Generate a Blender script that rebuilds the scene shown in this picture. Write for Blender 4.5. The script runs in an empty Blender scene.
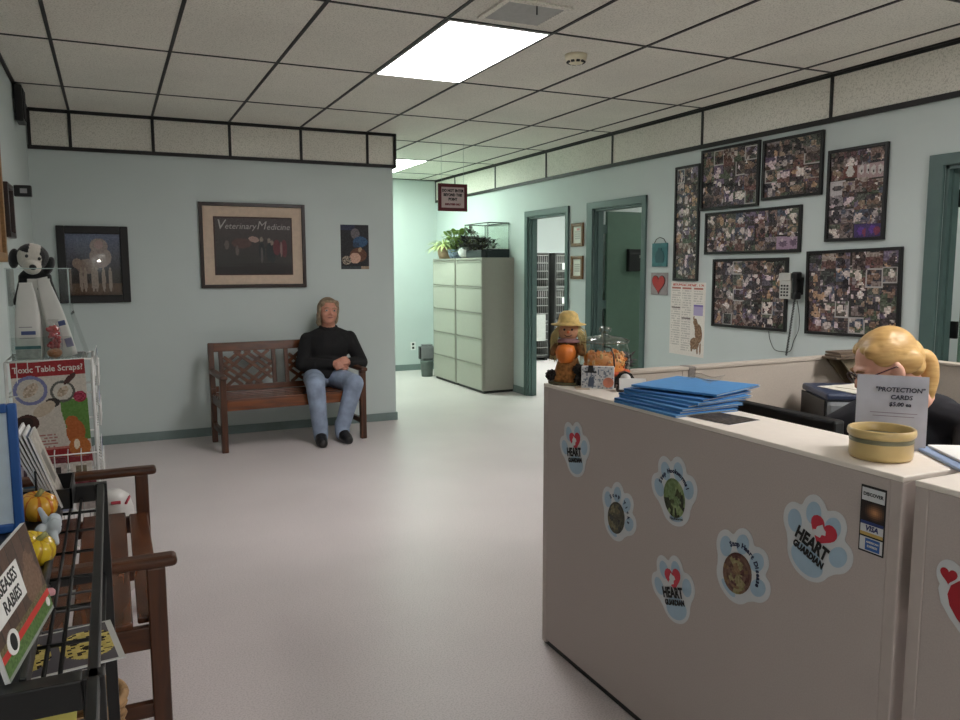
import bpy, bmesh, math, random
from mathutils import Vector, Matrix, Euler, noise
PI = math.pi
R = math.radians
SC = bpy.context.scene
COL = SC.collection
SC.view_settings.view_transform = 'Standard'
SC.view_settings.look = 'None'
SC.view_settings.gamma = 1.0
SC.view_settings.use_curve_mapping = False
SC.view_settings.exposure = 0.0

# ------------------------------------------------------------------ colour + materials
def lin(c):
    c = c / 255.0
    return c / 12.92 if c <= 0.04045 else ((c + 0.055) / 1.055) ** 2.4

def rgb(*c):
    if len(c) == 1 and isinstance(c[0], (tuple, list)):
        c = c[0]
    return (lin(c[0]), lin(c[1]), lin(c[2]))

MATS = {}
def mat(name, c, rough=0.6, metal=0.0, var=0.06, scale=30.0, bump=0.0, bscale=200.0, spec=0.5, sheen=0.0, coat=0.0):
    """procedural surface: base colour with a slight noise mottling and an optional fine bump"""
    if name in MATS:
        return MATS[name]
    m = bpy.data.materials.new(name)
    m.use_nodes = True
    nt = m.node_tree
    b = nt.nodes['Principled BSDF']
    b.inputs['Roughness'].default_value = rough
    b.inputs['Metallic'].default_value = metal
    b.inputs['Specular IOR Level'].default_value = spec
    if sheen:
        b.inputs['Sheen Weight'].default_value = sheen
    if coat:
        b.inputs['Coat Weight'].default_value = coat
        b.inputs['Coat Roughness'].default_value = 0.1
    l = rgb(c)
    tc = nt.nodes.new('ShaderNodeTexCoord')
    nz = nt.nodes.new('ShaderNodeTexNoise')
    nz.inputs['Scale'].default_value = scale
    nz.inputs['Detail'].default_value = 3
    nt.links.new(tc.outputs['Object'], nz.inputs['Vector'])
    rp = nt.nodes.new('ShaderNodeValToRGB')
    rp.color_ramp.elements[0].position = 0.3
    rp.color_ramp.elements[1].position = 0.7
    rp.color_ramp.elements[0].color = tuple(max(0, x * (1 - var)) for x in l) + (1,)
    rp.color_ramp.elements[1].color = tuple(min(1, x * (1 + var)) for x in l) + (1,)
    nt.links.new(nz.outputs['Fac'], rp.inputs['Fac'])
    nt.links.new(rp.outputs['Color'], b.inputs['Base Color'])
    if bump:
        n2 = nt.nodes.new('ShaderNodeTexNoise')
        n2.inputs['Scale'].default_value = bscale
        nt.links.new(tc.outputs['Object'], n2.inputs['Vector'])
        bp = nt.nodes.new('ShaderNodeBump')
        bp.inputs['Strength'].default_value = bump
        bp.inputs['Distance'].default_value = 0.004
        nt.links.new(n2.outputs['Fac'], bp.inputs['Height'])
        nt.links.new(bp.outputs['Normal'], b.inputs['Normal'])
    MATS[name] = m
    return m

def wood(name, c1, c2, rough=0.4, axis=0, scale=6.0):
    if name in MATS:
        return MATS[name]
    m = bpy.data.materials.new(name)
    m.use_nodes = True
    nt = m.node_tree
    b = nt.nodes['Principled BSDF']
    b.inputs['Roughness'].default_value = rough
    tc = nt.nodes.new('ShaderNodeTexCoord')
    mp = nt.nodes.new('ShaderNodeMapping')
    s = [scale * 5] * 3
    s[axis] = scale * 0.5
    mp.inputs['Scale'].default_value = s
    nz = nt.nodes.new('ShaderNodeTexNoise')
    nz.inputs['Scale'].default_value = 1.6
    nz.inputs['Detail'].default_value = 6
    nz.inputs['Distortion'].default_value = 0.6
    rp = nt.nodes.new('ShaderNodeValToRGB')
    rp.color_ramp.elements[0].position = 0.32
    rp.color_ramp.elements[1].position = 0.68
    rp.color_ramp.elements[0].color = rgb(c1) + (1,)
    rp.color_ramp.elements[1].color = rgb(c2) + (1,)
    nt.links.new(tc.outputs['Object'], mp.inputs['Vector'])
    nt.links.new(mp.outputs['Vector'], nz.inputs['Vector'])
    nt.links.new(nz.outputs['Fac'], rp.inputs['Fac'])
    nt.links.new(rp.outputs['Color'], b.inputs['Base Color'])
    MATS[name] = m
    return m

def speckle(name, base, dots, rough, scale, spec=0.5, bump=0.0, thr=(0.36, 0.46)):
    """vinyl / mineral-fibre speckle: base colour with fine darker flecks and a broad faint mottling"""
    m = bpy.data.materials.new(name)
    m.use_nodes = True
    nt = m.node_tree
    b = nt.nodes['Principled BSDF']
    b.inputs['Roughness'].default_value = rough
    b.inputs['Specular IOR Level'].default_value = spec
    tc = nt.nodes.new('ShaderNodeTexCoord')
    n1 = nt.nodes.new('ShaderNodeTexNoise')
    n1.inputs['Scale'].default_value = scale
    n1.inputs['Detail'].default_value = 4
    n2 = nt.nodes.new('ShaderNodeTexNoise')
    n2.inputs['Scale'].default_value = 1.3
    n2.inputs['Detail'].default_value = 4
    nt.links.new(tc.outputs['Object'], n1.inputs['Vector'])
    nt.links.new(tc.outputs['Object'], n2.inputs['Vector'])
    r1 = nt.nodes.new('ShaderNodeValToRGB')
    r1.color_ramp.elements[0].position = thr[0]
    r1.color_ramp.elements[1].position = thr[1]
    r1.color_ramp.elements[0].color = rgb(dots) + (1,)
    r1.color_ramp.elements[1].color = rgb(base) + (1,)
    nt.links.new(n1.outputs['Fac'], r1.inputs['Fac'])
    mr = nt.nodes.new('ShaderNodeMapRange')
    mr.inputs['From Min'].default_value = 0.3
    mr.inputs['From Max'].default_value = 0.7
    mr.inputs['To Min'].default_value = 0.94
    mr.inputs['To Max'].default_value = 1.05
    nt.links.new(n2.outputs['Fac'], mr.inputs['Value'])
    mx = nt.nodes.new('ShaderNodeVectorMath')
    mx.operation = 'SCALE'
    nt.links.new(r1.outputs['Color'], mx.inputs[0])
    nt.links.new(mr.outputs['Result'], mx.inputs['Scale'])
    nt.links.new(mx.outputs['Vector'], b.inputs['Base Color'])
    if bump:
        bp = nt.nodes.new('ShaderNodeBump')
        bp.inputs['Strength'].default_value = bump
        bp.inputs['Distance'].default_value = 0.003
        nt.links.new(n1.outputs['Fac'], bp.inputs['Height'])
        nt.links.new(bp.outputs['Normal'], b.inputs['Normal'])
    MATS[name] = m
    return m

def glass(name, c=(255, 255, 255), rough=0.02, alpha=0.25, tint=0.0):
    """thin clear pane: mostly transparent with a glossy coat"""
    m = bpy.data.materials.new(name)
    m.use_nodes = True
    nt = m.node_tree
    out = nt.nodes['Material Output']
    nt.nodes.remove(nt.nodes['Principled BSDF'])
    tr = nt.nodes.new('ShaderNodeBsdfTransparent')
    tr.inputs['Color'].default_value = rgb(c) + (1,)
    gl = nt.nodes.new('ShaderNodeBsdfGlossy')
    gl.inputs['Roughness'].default_value = rough
    fr = nt.nodes.new('ShaderNodeFresnel')
    fr.inputs['IOR'].default_value = 1.45
    ad = nt.nodes.new('ShaderNodeMath')
    ad.operation = 'ADD'
    ad.inputs[1].default_value = tint
    nt.links.new(fr.outputs['Fac'], ad.inputs[0])
    mx = nt.nodes.new('ShaderNodeMixShader')
    ge = nt.nodes.new('ShaderNodeNewGeometry')
    iv = nt.nodes.new('ShaderNodeMath')
    iv.operation = 'SUBTRACT'
    iv.inputs[0].default_value = 1.0
    nt.links.new(ge.outputs['Backfacing'], iv.inputs[1])
    mu = nt.nodes.new('ShaderNodeMath')
    mu.operation = 'MULTIPLY'
    nt.links.new(ad.outputs[0], mu.inputs[0])
    nt.links.new(iv.outputs[0], mu.inputs[1])
    nt.links.new(mu.outputs[0], mx.inputs['Fac'])
    nt.links.new(tr.outputs[0], mx.inputs[1])
    nt.links.new(gl.outputs[0], mx.inputs[2])
    nt.links.new(mx.outputs[0], out.inputs['Surface'])
    MATS[name] = m
    return m

def emit(name, c, strength):
    m = bpy.data.materials.new(name)
    m.use_nodes = True
    nt = m.node_tree
    b = nt.nodes['Principled BSDF']
    b.inputs['Base Color'].default_value = rgb(c) + (1,)
    b.inputs['Emission Color'].default_value = rgb(c) + (1,)
    b.inputs['Emission Strength'].default_value = strength
    return m

def painted_mat(name, rough):
    m = bpy.data.materials.new(name)
    m.use_nodes = True
    nt = m.node_tree
    b = nt.nodes['Principled BSDF']
    b.inputs['Roughness'].default_value = rough
    a = nt.nodes.new('ShaderNodeAttribute')
    a.attribute_name = 'print'
    nt.links.new(a.outputs['Color'], b.inputs['Base Color'])
    return m
PRINT = painted_mat('printed_paper', 0.55)
PRINT_GLOSS = painted_mat('glossy_print', 0.22)

# ------------------------------------------------------------------ mesh builder
class MB:
    def __init__(s):
        s.v = []; s.f = []; s.mi = []; s.sm = []; s.col = []
    def add(s, vs, fs, mi=0, smooth=False, M=None, cols=None):
        o = len(s.v)
        for v in vs:
            v = Vector(v)
            s.v.append(M @ v if M is not None else v)
        for k, f in enumerate(fs):
            s.f.append([i + o for i in f]); s.mi.append(mi); s.sm.append(smooth)
            s.col.append(cols[k] if cols else None)
        return s
    def box(s, c, d, b=0.0, mi=0, rot=None, seg=2, M=None):
        """box centred on c with size d, edges rounded by b"""
        bm = bmesh.new()
        bmesh.ops.create_cube(bm, size=1.0)
        for v in bm.verts:
            v.co = Vector((v.co.x * d[0], v.co.y * d[1], v.co.z * d[2]))
        if b > 0:
            bmesh.ops.bevel(bm, geom=list(bm.edges), offset=min(b, min(d) * 0.49), segments=seg, profile=0.5, affect='EDGES')
        T = Matrix.Translation(Vector(c))
        if rot is not None:
            T = T @ (Euler(rot).to_matrix().to_4x4() if not isinstance(rot, Matrix) else rot.to_4x4())
        if M is not None:
            T = M @ T
        bm.verts.ensure_lookup_table()
        vs = [v.co.copy() for v in bm.verts]
        fs = [[v.index for v in f.verts] for f in bm.faces]
        bm.free()
        return s.add(vs, fs, mi, False, T)
    def span(s, a, b2, b=0.0, mi=0):
        """box from corner a to corner b2"""
        c = [(a[i] + b2[i]) / 2 for i in range(3)]
        d = [abs(a[i] - b2[i]) for i in range(3)]
        return s.box(c, d, b, mi)
    def lathe(s, prof, n=24, c=(0, 0, 0), mi=0, M=None, smooth=True, wob=None):
        vs = []; fs = []
        for (r, z) in prof:
            for i in range(n):
                a = 2 * PI * i / n
                rr = r * (wob(a) if wob else 1)
                vs.append((c[0] + rr * math.cos(a), c[1] + rr * math.sin(a), c[2] + z))
        for j in range(len(prof) - 1):
            for i in range(n):
                k = (i + 1) % n
                fs.append([j * n + i, j * n + k, (j + 1) * n + k, (j + 1) * n + i])
        if prof[0][0] > 1e-5: fs.append([i for i in reversed(range(n))])
        if prof[-1][0] > 1e-5: fs.append([(len(prof) - 1) * n + i for i in range(n)])
        return s.add(vs, fs, mi, smooth, M)
    def cyl(s, p0, p1, r, r2=None, n=14, mi=0, smooth=True):
        return s.tube([p0, p1], [r, r if r2 is None else r2], n, mi, smooth)
    def tube(s, pts, r, n=8, mi=0, smooth=True, closed=False):
        pts = [Vector(p) for p in pts]
        rs = r if isinstance(r, (list, tuple)) else [r] * len(pts)
        vs = []; fs = []
        up = None
        for i, p in enumerate(pts):
            if i == 0: t = pts[1] - p
            elif i == len(pts) - 1: t = p - pts[i - 1]
            else: t = (pts[i + 1] - pts[i - 1])
            if t.length < 1e-9: t = Vector((0, 0, 1))
            t.normalize()
            if up is None:
                up = Vector((0, 0, 1)) if abs(t.z) < 0.9 else Vector((1, 0, 0))
            side = t.cross(up)
            if side.length < 1e-6: side = t.orthogonal()
            side.normalize()
            up = side.cross(t).normalized()
            for k in range(n):
                a = 2 * PI * k / n
                vs.append(p + (side * math.cos(a) + up * math.sin(a)) * rs[i])
        m = len(pts)
        for i in range(m - 1):
            for k in range(n):
                q = (k + 1) % n
                fs.append([i * n + k, i * n + q, (i + 1) * n + q, (i + 1) * n + k])
        fs.append([k for k in reversed(range(n))]); fs.append([(m - 1) * n + k for k in range(n)])
        return s.add(vs, fs, mi, smooth)
    def ball(s, c, r, nu=16, nv=10, mi=0, M=None, rot=None):
        rx, ry, rz = r if isinstance(r, (tuple, list)) else (r, r, r)
        T = Matrix.Translation(Vector(c))
        if rot is not None: T = T @ (rot.to_4x4() if isinstance(rot, Matrix) else Euler(rot).to_matrix().to_4x4())
        if M is not None: T = M @ T
        vs = [(0, 0, -rz)]; fs = []
        for j in range(1, nv):
            b = -PI / 2 + PI * j / nv
            for i in range(nu):
                a = 2 * PI * i / nu
                vs.append((rx * math.cos(b) * math.cos(a), ry * math.cos(b) * math.sin(a), rz * math.sin(b)))
        vs.append((0, 0, rz))
        for i in range(nu):
            k = (i + 1) % nu
            fs.append([0, 1 + k, 1 + i])
            for j in range(nv - 2):
                fs.append([1 + j * nu + i, 1 + j * nu + k, 1 + (j + 1) * nu + k, 1 + (j + 1) * nu + i])
            fs.append([len(vs) - 1, 1 + (nv - 2) * nu + i, 1 + (nv - 2) * nu + k])
        return s.add(vs, fs, mi, True, T)
    def cap(s, p0, r0, p1, r1, n=14, mi=0):
        s.tube([p0, p1], [r0, r1], n, mi)
        s.ball(p0, r0, n, 8, mi); s.ball(p1, r1, n, 8, mi)
        return s
    def prism(s, poly, t, mi=0, M=None, smooth=False):
        """2-D outline in local x-z, front face at y=0, back at y=t (front looks along -y)"""
        n = len(poly)
        vs = [(p[0], 0, p[1]) for p in poly] + [(p[0], t, p[1]) for p in poly]
        fs = [list(range(n)), [n + i for i in reversed(range(n))]]
        for i in range(n):
            k = (i + 1) % n
            fs.append([i, n + i, n + k, k])
        return s.add(vs, fs, mi, smooth, M)
    def sheet(s, w, h, nx, ny, fn, M=None, mi=0, bend=None):
        """printed sheet centred on the origin in x-z, facing -y; fn(u,v) gives an sRGB colour"""
        vs = []; fs = []; cs = []
        for j in range(ny + 1):
            for i in range(nx + 1):
                x = (i / nx - 0.5) * w; z = (j / ny - 0.5) * h
                vs.append((x, bend(x, z) if bend else 0, z))
        for j in range(ny):
            for i in range(nx):
                a = j * (nx + 1) + i
                fs.append([a, a + 1, a + nx + 2, a + nx + 1])
                cs.append(rgb(fn((i + 0.5) / nx, (j + 0.5) / ny)))
        return s.add(vs, fs, mi, False, M, cs)
    def mesh(s, name, mats):
        me = bpy.data.meshes.new(name)
        me.from_pydata([tuple(v) for v in s.v], [], s.f)
        for m in (mats if isinstance(mats, (list, tuple)) else [mats]):
            me.materials.append(m)
        for p, mi, sm in zip(me.polygons, s.mi, s.sm):
            p.material_index = mi; p.use_smooth = sm
        if any(c is not None for c in s.col):
            at = me.color_attributes.new('print', 'FLOAT_COLOR', 'CORNER')
            k = 0
            for p, c in zip(me.polygons, s.col):
                c = c or (0.8, 0.8, 0.8)
                for _ in p.vertices:
                    at.data[k].color = (c[0], c[1], c[2], 1); k += 1
        me.update()
        return me

def tag(o, label=None, cat=None, group=None, kind=None):
    if label: o['label'] = label
    if cat: o['category'] = cat
    if group: o['group'] = group
    if kind: o['kind'] = kind
    return o
def thing(name, label, cat, loc=(0, 0, 0), rz=0.0, group=None, rot=None):
    o = bpy.data.objects.new(name, None)
    o.empty_display_size = 0.1
    COL.objects.link(o)
    o.location = loc
    o.rotation_euler = rot if rot else (0, 0, rz)
    return tag(o, label, cat, group)
def part(name, mb, mats, parent=None, label=None, loc=None, rot=None):
    me = mb if isinstance(mb, bpy.types.Mesh) else mb.mesh(name, mats)
    o = bpy.data.objects.new(name, me)
    COL.objects.link(o)
    o.parent = parent
    if loc is not None: o.location = loc
    if rot is not None: o.rotation_euler = rot
    if label: o['label'] = label
    return o
def solo(name, mb, mats, label, cat, loc=(0, 0, 0), rz=0.0, group=None, rot=None):
    o = part(name, mb, mats)
    o.location = loc
    o.rotation_euler = rot if rot else (0, 0, rz)
    return tag(o, label, cat, group)
def struct(name, mb, mats, parent=None):
    o = part(name, mb, mats, parent)
    if parent is None: o['kind'] = 'structure'
    return o

def text_mesh(s, size, align='CENTER', ext=0.0004, off=0.0, shear=0.0, sx=1.0, space=1.0, line=1.0):
    cu = bpy.data.curves.new('t', 'FONT')
    cu.body = s; cu.size = size; cu.align_x = align; cu.align_y = 'CENTER'
    cu.extrude = ext; cu.offset = off; cu.shear = shear; cu.space_character = space; cu.space_line = line
    cu.resolution_u = 2
    o = bpy.data.objects.new('t', cu)
    COL.objects.link(o)
    dg = bpy.context.evaluated_depsgraph_get()
    me = bpy.data.meshes.new_from_object(o.evaluated_get(dg))
    bpy.data.objects.remove(o); bpy.data.curves.remove(cu)
    me.materials.clear()
    for v in me.vertices:
        x, y, z = v.co
        v.co = (x * sx, -z, y)
    return me
def text(s, size, m, parent, loc=(0, 0, 0), ang=0.0, **k):
    """lettering standing in the local x-z plane, read from -y"""
    me = text_mesh(s, size, **k)
    me.materials.append(m)
    return part('lettering', me, None, parent, loc=loc, rot=(0, -ang, 0))

def fuse(name, mb, mats, voxel, smooth=4, parent=None, label=None, mat_fn=None):
    """grow one continuous skin round the shapes in mb"""
    me = mb.mesh(name, mats)
    o = bpy.data.objects.new('f', me)
    COL.objects.link(o)
    md = o.modifiers.new('r', 'REMESH'); md.mode = 'VOXEL'; md.voxel_size = voxel; md.use_smooth_shade = True
    if smooth:
        m2 = o.modifiers.new('s', 'SMOOTH'); m2.factor = 0.5; m2.iterations = smooth
    dg = bpy.context.evaluated_depsgraph_get()
    out = bpy.data.meshes.new_from_object(o.evaluated_get(dg))
    bpy.data.objects.remove(o)
    out.materials.clear()
    for m in (mats if isinstance(mats, (list, tuple)) else [mats]): out.materials.append(m)
    for p in out.polygons:
        p.use_smooth = True
        p.material_index = mat_fn(p.center) if mat_fn else 0
    out.name = name
    return part(name, out, None, parent, label)

# painting helpers (prints, photographs, posters)
def ell(u, v, cx, cy, rx, ry, ang=0.0):
    c, s_ = math.cos(ang), math.sin(ang)
    dx, dy = u - cx, v - cy
    x = dx * c + dy * s_; y = -dx * s_ + dy * c
    return (x / rx) ** 2 + (y / ry) ** 2 <= 1
def inr(u, v, a, b, c, d):
    return a <= u <= c and b <= v <= d
def mixc(a, b, t):
    return tuple(a[i] * (1 - t) + b[i] * t for i in range(3))
def jit(c, rng, k):
    d = rng.uniform(-k, k)
    return tuple(max(0, min(255, x + d)) for x in c)

# ------------------------------------------------------------------ palette
M_wall = mat('pale_aqua_paint', (196, 206, 204), 0.7, var=0.015, scale=3, bump=0.04, bscale=300)
M_wallw = mat('white_room_paint', (228, 234, 232), 0.7, var=0.01, scale=3)
M_black = mat('black_trim', (26, 24, 24), 0.55, var=0.1)
M_green = mat('dark_green_paint', (76, 98, 94), 0.45, var=0.05, scale=12)
M_leaf = mat('green_door_paint', (86, 112, 96), 0.5, var=0.05, scale=10)
M_base = mat('grey_green_vinyl', (116, 132, 130), 0.55, var=0.05)
M_white = mat('white_plastic', (232, 232, 230), 0.4, var=0.01)
M_paper = mat('white_paper', (235, 235, 232), 0.7, var=0.015)
M_ink = mat('black_ink', (18, 18, 20), 0.6)
M_metalw = mat('white_wire', (215, 215, 212), 0.35)
M_blackm = mat('black_powder_coat', (17, 17, 18), 0.4, var=0.1)
M_steel = mat('brushed_steel', (160, 162, 162), 0.35, metal=0.9)
M_wood = wood('bench_wood', (68, 38, 22), (108, 62, 34), 0.26, 0, 5)
M_wood_y = wood('bench_wood_upright', (58, 34, 22), (90, 52, 30), 0.35, 2, 5)
M_wood_s = wood('bench_wood_cross', (58, 34, 22), (92, 54, 31), 0.35, 1, 5)
M_dframe = wood('dark_frame_wood', (30, 18, 14), (46, 26, 20), 0.35, 0, 5)
M_bframe = mat('black_frame', (20, 18, 19), 0.4)
M_frame_glass = glass('picture_glass', (250, 250, 250), 0.015)
M_clear = glass('clear_acrylic', (246, 249, 248), 0.03, tint=0.015)
# ------------------------------------------------------------------ camera
cam_d = bpy.data.cameras.new('camera')
cam_d.sensor_width = 36.0
cam_d.lens = 789.844 / 960.0 * 36.0
cam_d.clip_start = 0.05
cam = bpy.data.objects.new('camera', cam_d)
COL.objects.link(cam)
yaw, pitch, roll = 0.4363, -0.1154, 0.0023
fw = Vector((math.sin(yaw) * math.cos(pitch), math.cos(yaw) * math.cos(pitch), math.sin(pitch)))
rt = Vector((math.cos(yaw), -math.sin(yaw), 0))
dn = -rt.cross(fw)
r2 = rt * math.cos(roll) + dn * math.sin(roll)
d2 = -rt * math.sin(roll) + dn * math.cos(roll)
cam.matrix_world = Matrix(((r2.x, -d2.x, -fw.x, 0), (r2.y, -d2.y, -fw.y, 0), (r2.z, -d2.z, -fw.z, 1.46), (0, 0, 0, 1)))
SC.camera = cam

# ------------------------------------------------------------------ the room
XL, XR, YB, YH, YF, H = -0.53, 4.306, 7.21, 10.70, -3.4, 2.71
XO, YO = 8.0, 12.2                      # outer bounds of the rooms behind the right wall
GX0, GY0, GDX, GDY = -0.2272, 3.8145, 0.61, 1.236
M_floor = speckle('speckled_vinyl', (213, 204, 203), (194, 185, 184), 0.40, 160, spec=0.4, thr=(0.38, 0.54))
M_tile = speckle('ceiling_tile', (230, 227, 217), (202, 199, 188), 0.9, 120, spec=0.2, bump=0.35, thr=(0.36, 0.5))
struct('floor', MB().span((XL - .15, YF - .15, -0.12), (XO + .15, YO + .15, 0)), M_floor)
struct('ceiling', MB().span((XL - .15, YF - .15, H), (XO + .15, YO + .15, H + .12)), M_tile)
struct('wall_left', MB().span((XL - .15, YF - .15, 0), (XL, YB, H)), M_wall)
struct('wall_front', MB().span((XL, YF - .15, 0), (XO, YF, H)), M_wall)
XE = 2.460                              # right end of the bench wall, where the hall begins
struct('wall_back', MB().span((XL - .15, YB, 0), (XE, YB + .14, H)).span((XE - .14, YB + .14, 0), (XE, YH, H)), M_wall)
struct('wall_hall', MB().span((XE - .14, YH, 0), (XR + .12, YH + .14, H)), M_wall)
WT = .095                                # thickness of the right wall
D1 = (7.11, 7.93); D2 = (5.81, 6.60); D3 = (2.16, 3.01); DH = 2.03
wr = MB()
ys = [YF, D3[0], D3[1], D2[0], D2[1], D1[0], D1[1], YH]
for a, b in ((0, 1), (2, 3), (4, 5), (6, 7)):
    wr.span((XR, ys[a], 0), (XR + WT, ys[b], H))
for a, b in (D1, D2, D3):
    wr.span((XR, a, DH), (XR + WT, b, H))
struct('wall_right', wr, M_wall)
struct('wall_kennel', MB().span((XR + .06, YO, 0), (XO, YO + .1, H)).span((XO, 6.95, 0), (XO + .1, YO, H))
       .span((XR + .06, YH + .14, 0), (XR + .14, YO, H)).span((XR + .06, 6.9, 0), (XO, 6.98, H)), M_wallw)
struct('wall_exam', MB().span((XO, YF, 0), (XO + .1, 6.9, H)).span((XR + .06, 4.2, 0), (XO, 4.28, H)), M_wallw)
# skirting
bb = MB().span((XL, YB - .012, 0), (XE + .012, YB, .075)).span((XE, YB - .012, 0), (XE + .012, YH, .075))
struct('baseboard_back', bb, M_base)
struct('baseboard_hall', MB().span((XE + .012, YH - .012, 0), (XR, YH, .085)), M_base)
br = MB()
for a, b in ((YF, D3[0] - .09), (D3[1] + .09, D2[0] - .09), (D2[1] + .1, D1[0] - .07), (D1[1] + .09, YH - .012)):
    br.span((XR - .012, a, 0), (XR, b, .085))
struct('baseboard_right', br, M_base)
struct('baseboard_left', MB().span((XL, YF, 0), (XL + .012, YB - .012, .075)), M_base)
# ceiling grid: dark tee bars
gx = [GX0 + GDX * i for i in range(-1, 14)]
gy = [GY0 + GDY * j for j in range(-5, 7)]
g = MB()
for x in gx:
    if XL < x < XR: g.span((x - .0095, YF, H - .005), (x + .0095, YH if x > XE else YB, H + .004))
for y in gy:
    if y < YH: g.span((XL if y < YB else XE, y - .009, H - .004), (XR, y + .009, H + .004))
g.span((XL, YF, H - .012), (XL + .022, YB, H)).span((XR - .03, YF, H - .012), (XR, YH, H))
g.span((XE, YH - .022, H - .008), (XR, YH, H)).span((XE, YB, H - .008), (XE + .022, YH, H))
struct('trim_1', g, M_black)
# soffit: a band of vertical ceiling tile framed in dark trim, over the bench wall and along the right wall
SZ = 2.410
def soffit(name, axis):
    m = MB()
    if axis == 'x':
        m.span((XL + .012, YB - .012, SZ), (XE + .026, YB, H), mi=0)
        m.span((XE, YB - .012, SZ), (XE + .026, YB + .16, H), mi=0)
        for z in (SZ, H - .012): m.span((XL + .005, YB - .022, z - .015), (XE + .034, YB - .012, z + .015), mi=1)
        for x in [XL + .02] + [GX0 + GDX * i for i in range(5)] + [XE + .022]:
            m.span((x - .012, YB - .020, SZ), (x + .012, YB - .012, H), mi=1)
        for z in (SZ, H - .012): m.span((XE + .026, YB - .022, z - .015), (XE + .034, YB + .16, z + .015), mi=1)
    else:
        m.span((XR - .010, YF, SZ), (XR, YH, H), mi=0)
        for z in (SZ, H - .012): m.span((XR - .020, YF, z - .017), (XR - .010, YH, z + .017), mi=1)
        for y in gy:
            if YF < y < YH: m.span((XR - .018, y - .011, SZ), (XR - .010, y + .011, H), mi=1)
        m.span((XR - .018, YH - .024, SZ), (XR - .010, YH, H), mi=1)
    struct(name, m, [M_tile, M_black])
soffit('trim_2', 'x'); soffit('trim_3', 'y')

# doors (casing on the room side, jambs, leaf)
def door(n, a, b, far_w, near_w, leaf=None):
    o = bpy.data.objects.new('door_%d' % n, None)
    COL.objects.link(o); o.location = (XR, (a + b) / 2, 0); o['kind'] = 'structure'
    m = MB(); c = (a + b) / 2
    m.span((-.022, b - c, 0), (0, b - c + far_w, DH + .065), .004)
    m.span((-.022, a - c - near_w, 0), (0, a - c, DH + .065), .004)
    m.span((-.0225, a - c - near_w, DH), (0, b - c + far_w, DH + .0655), .004)
    m.span((0, b - c - .02, 0), (WT + .005, b - c + .001, DH)).span((0, a - c - .001, 0), (WT + .005, a - c + .02, DH))
    m.span((0, a - c, DH - .02), (WT + .005, b - c, DH + .001))
    m.span((.03, b - c - .034, 0), (.055, b - c - .02, DH - .02)).span((.03, a - c + .02, 0), (.055, a - c + .034, DH - .02))
    part('door_frame', m, M_green, o)
    return o
door(1, D1[0], D1[1], .065, .06)
d2o = door(2, D2[0], D2[1], .105, .06)
c = (D2[0] + D2[1]) / 2
lf = part('door_leaf', MB().span((.20, 6.66 - c, .01), (1.0, 6.70 - c, 2.02), .003), M_leaf, d2o)
for z in (.25, 1.05, 1.8):
    part('hinge', MB().span((.10, 6.665 - c, z), (.205, 6.69 - c, z + .09), .003), M_green, d2o)
part('door_handle', MB().cyl((.93, 6.66 - c, 1.0), (.93, 6.60 - c, 1.0), .012).ball((.93, 6.585 - c, 1.0), .028), M_steel, d2o)
d3o = door(3, D3[0], D3[1], .09, .09)
c = (D3[0] + D3[1]) / 2
rot = Matrix.Rotation(R(12), 4, 'Z')
lm = MB(); lm.box((.0, -.405, 1.015), (.04, .77, 2.0), .003, M=Matrix.Translation((.11, 2.962 - c, 0)) @ rot)
part('door_leaf', lm, M_leaf, d3o)
for z in (.25, 1.05, 1.80):
    part('hinge', MB().span((.095, 2.952 - c, z), (.115, 2.992 - c, z + .1), .003), M_blackm, d3o)

# ceiling lights; all but the waiting-area and hall panels are added, unseen, for brightness
M_lamp = emit('lamp_diffuser', (255, 251, 251), 5.2)
M_lamp3 = emit('added_entrance_diffuser', (255, 248, 248), 3.6)
M_lamp4 = emit('added_exam_diffuser', (248, 252, 246), 2.6)
M_lamp2 = emit('hall_lamp_diffuser', (236, 255, 240), 9.0)
M_lamp5 = emit('added_cage_diffuser', (246, 255, 250), 15.0)
M_lamp6 = emit('added_cubicle_diffuser', (255, 250, 248), 10.0)
def lamp(x0, y0, label, m, w=GDX, d=GDY):
    t = thing('ceiling_light', label, 'ceiling light', (x0 + w / 2, y0 + d / 2, H), group=None)
    fr = MB()
    w -= .022; d -= .02
    for sx in (-1, 1): fr.box((sx * (w / 2 - .005), 0, -.005), (.01, d, .010), .002)
    for sy in (-1, 1): fr.box((0, sy * (d / 2 - .005), -.005), (w - .02, .01, .010), .002)
    part('frame', fr, M_white, t)
    part('diffuser', MB().box((0, 0, -.0045), (w - .02, d - .02, .007)), m, t)
lamp(GX0 + 3 * GDX, GY0, 'bright fluorescent ceiling panel over the waiting area, in front of the bench wall', M_lamp)
lamp(GX0 + 5 * GDX, GY0 + 4 * GDY, 'fluorescent ceiling panel at the end of the hall, near the filing cabinets', M_lamp2)
lamp(GX0 + 5 * GDX, GY0 - 3 * GDY, 'added unseen ceiling panel over the reception cubicle, there to brighten the counter', M_lamp6)  # added beyond view so the counter top and cubicle read brighter
lamp(GX0 + 1 * GDX, GY0 - 5 * GDY, 'added unseen ceiling panel near the entrance, behind the camera, to brighten the near floor', M_lamp3)  # unseen panel put in to raise the light on floor and counter front
lamp(5.6, 5.2, 'added unseen ceiling panel brightening the room behind the second doorway', M_lamp4)  # added out of sight to lift the light on the open leaf
lamp(5.6, 2.2, 'added unseen ceiling panel brightening the room behind the right-hand doorway', M_lamp4)  # added out of sight; lights the gap beside the door leaf
lamp(6.0, 9.0, 'added unseen ceiling panel brightening the cage room behind the hall doorway', M_lamp5)  # unseen panel added to make the cage room bright

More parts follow.
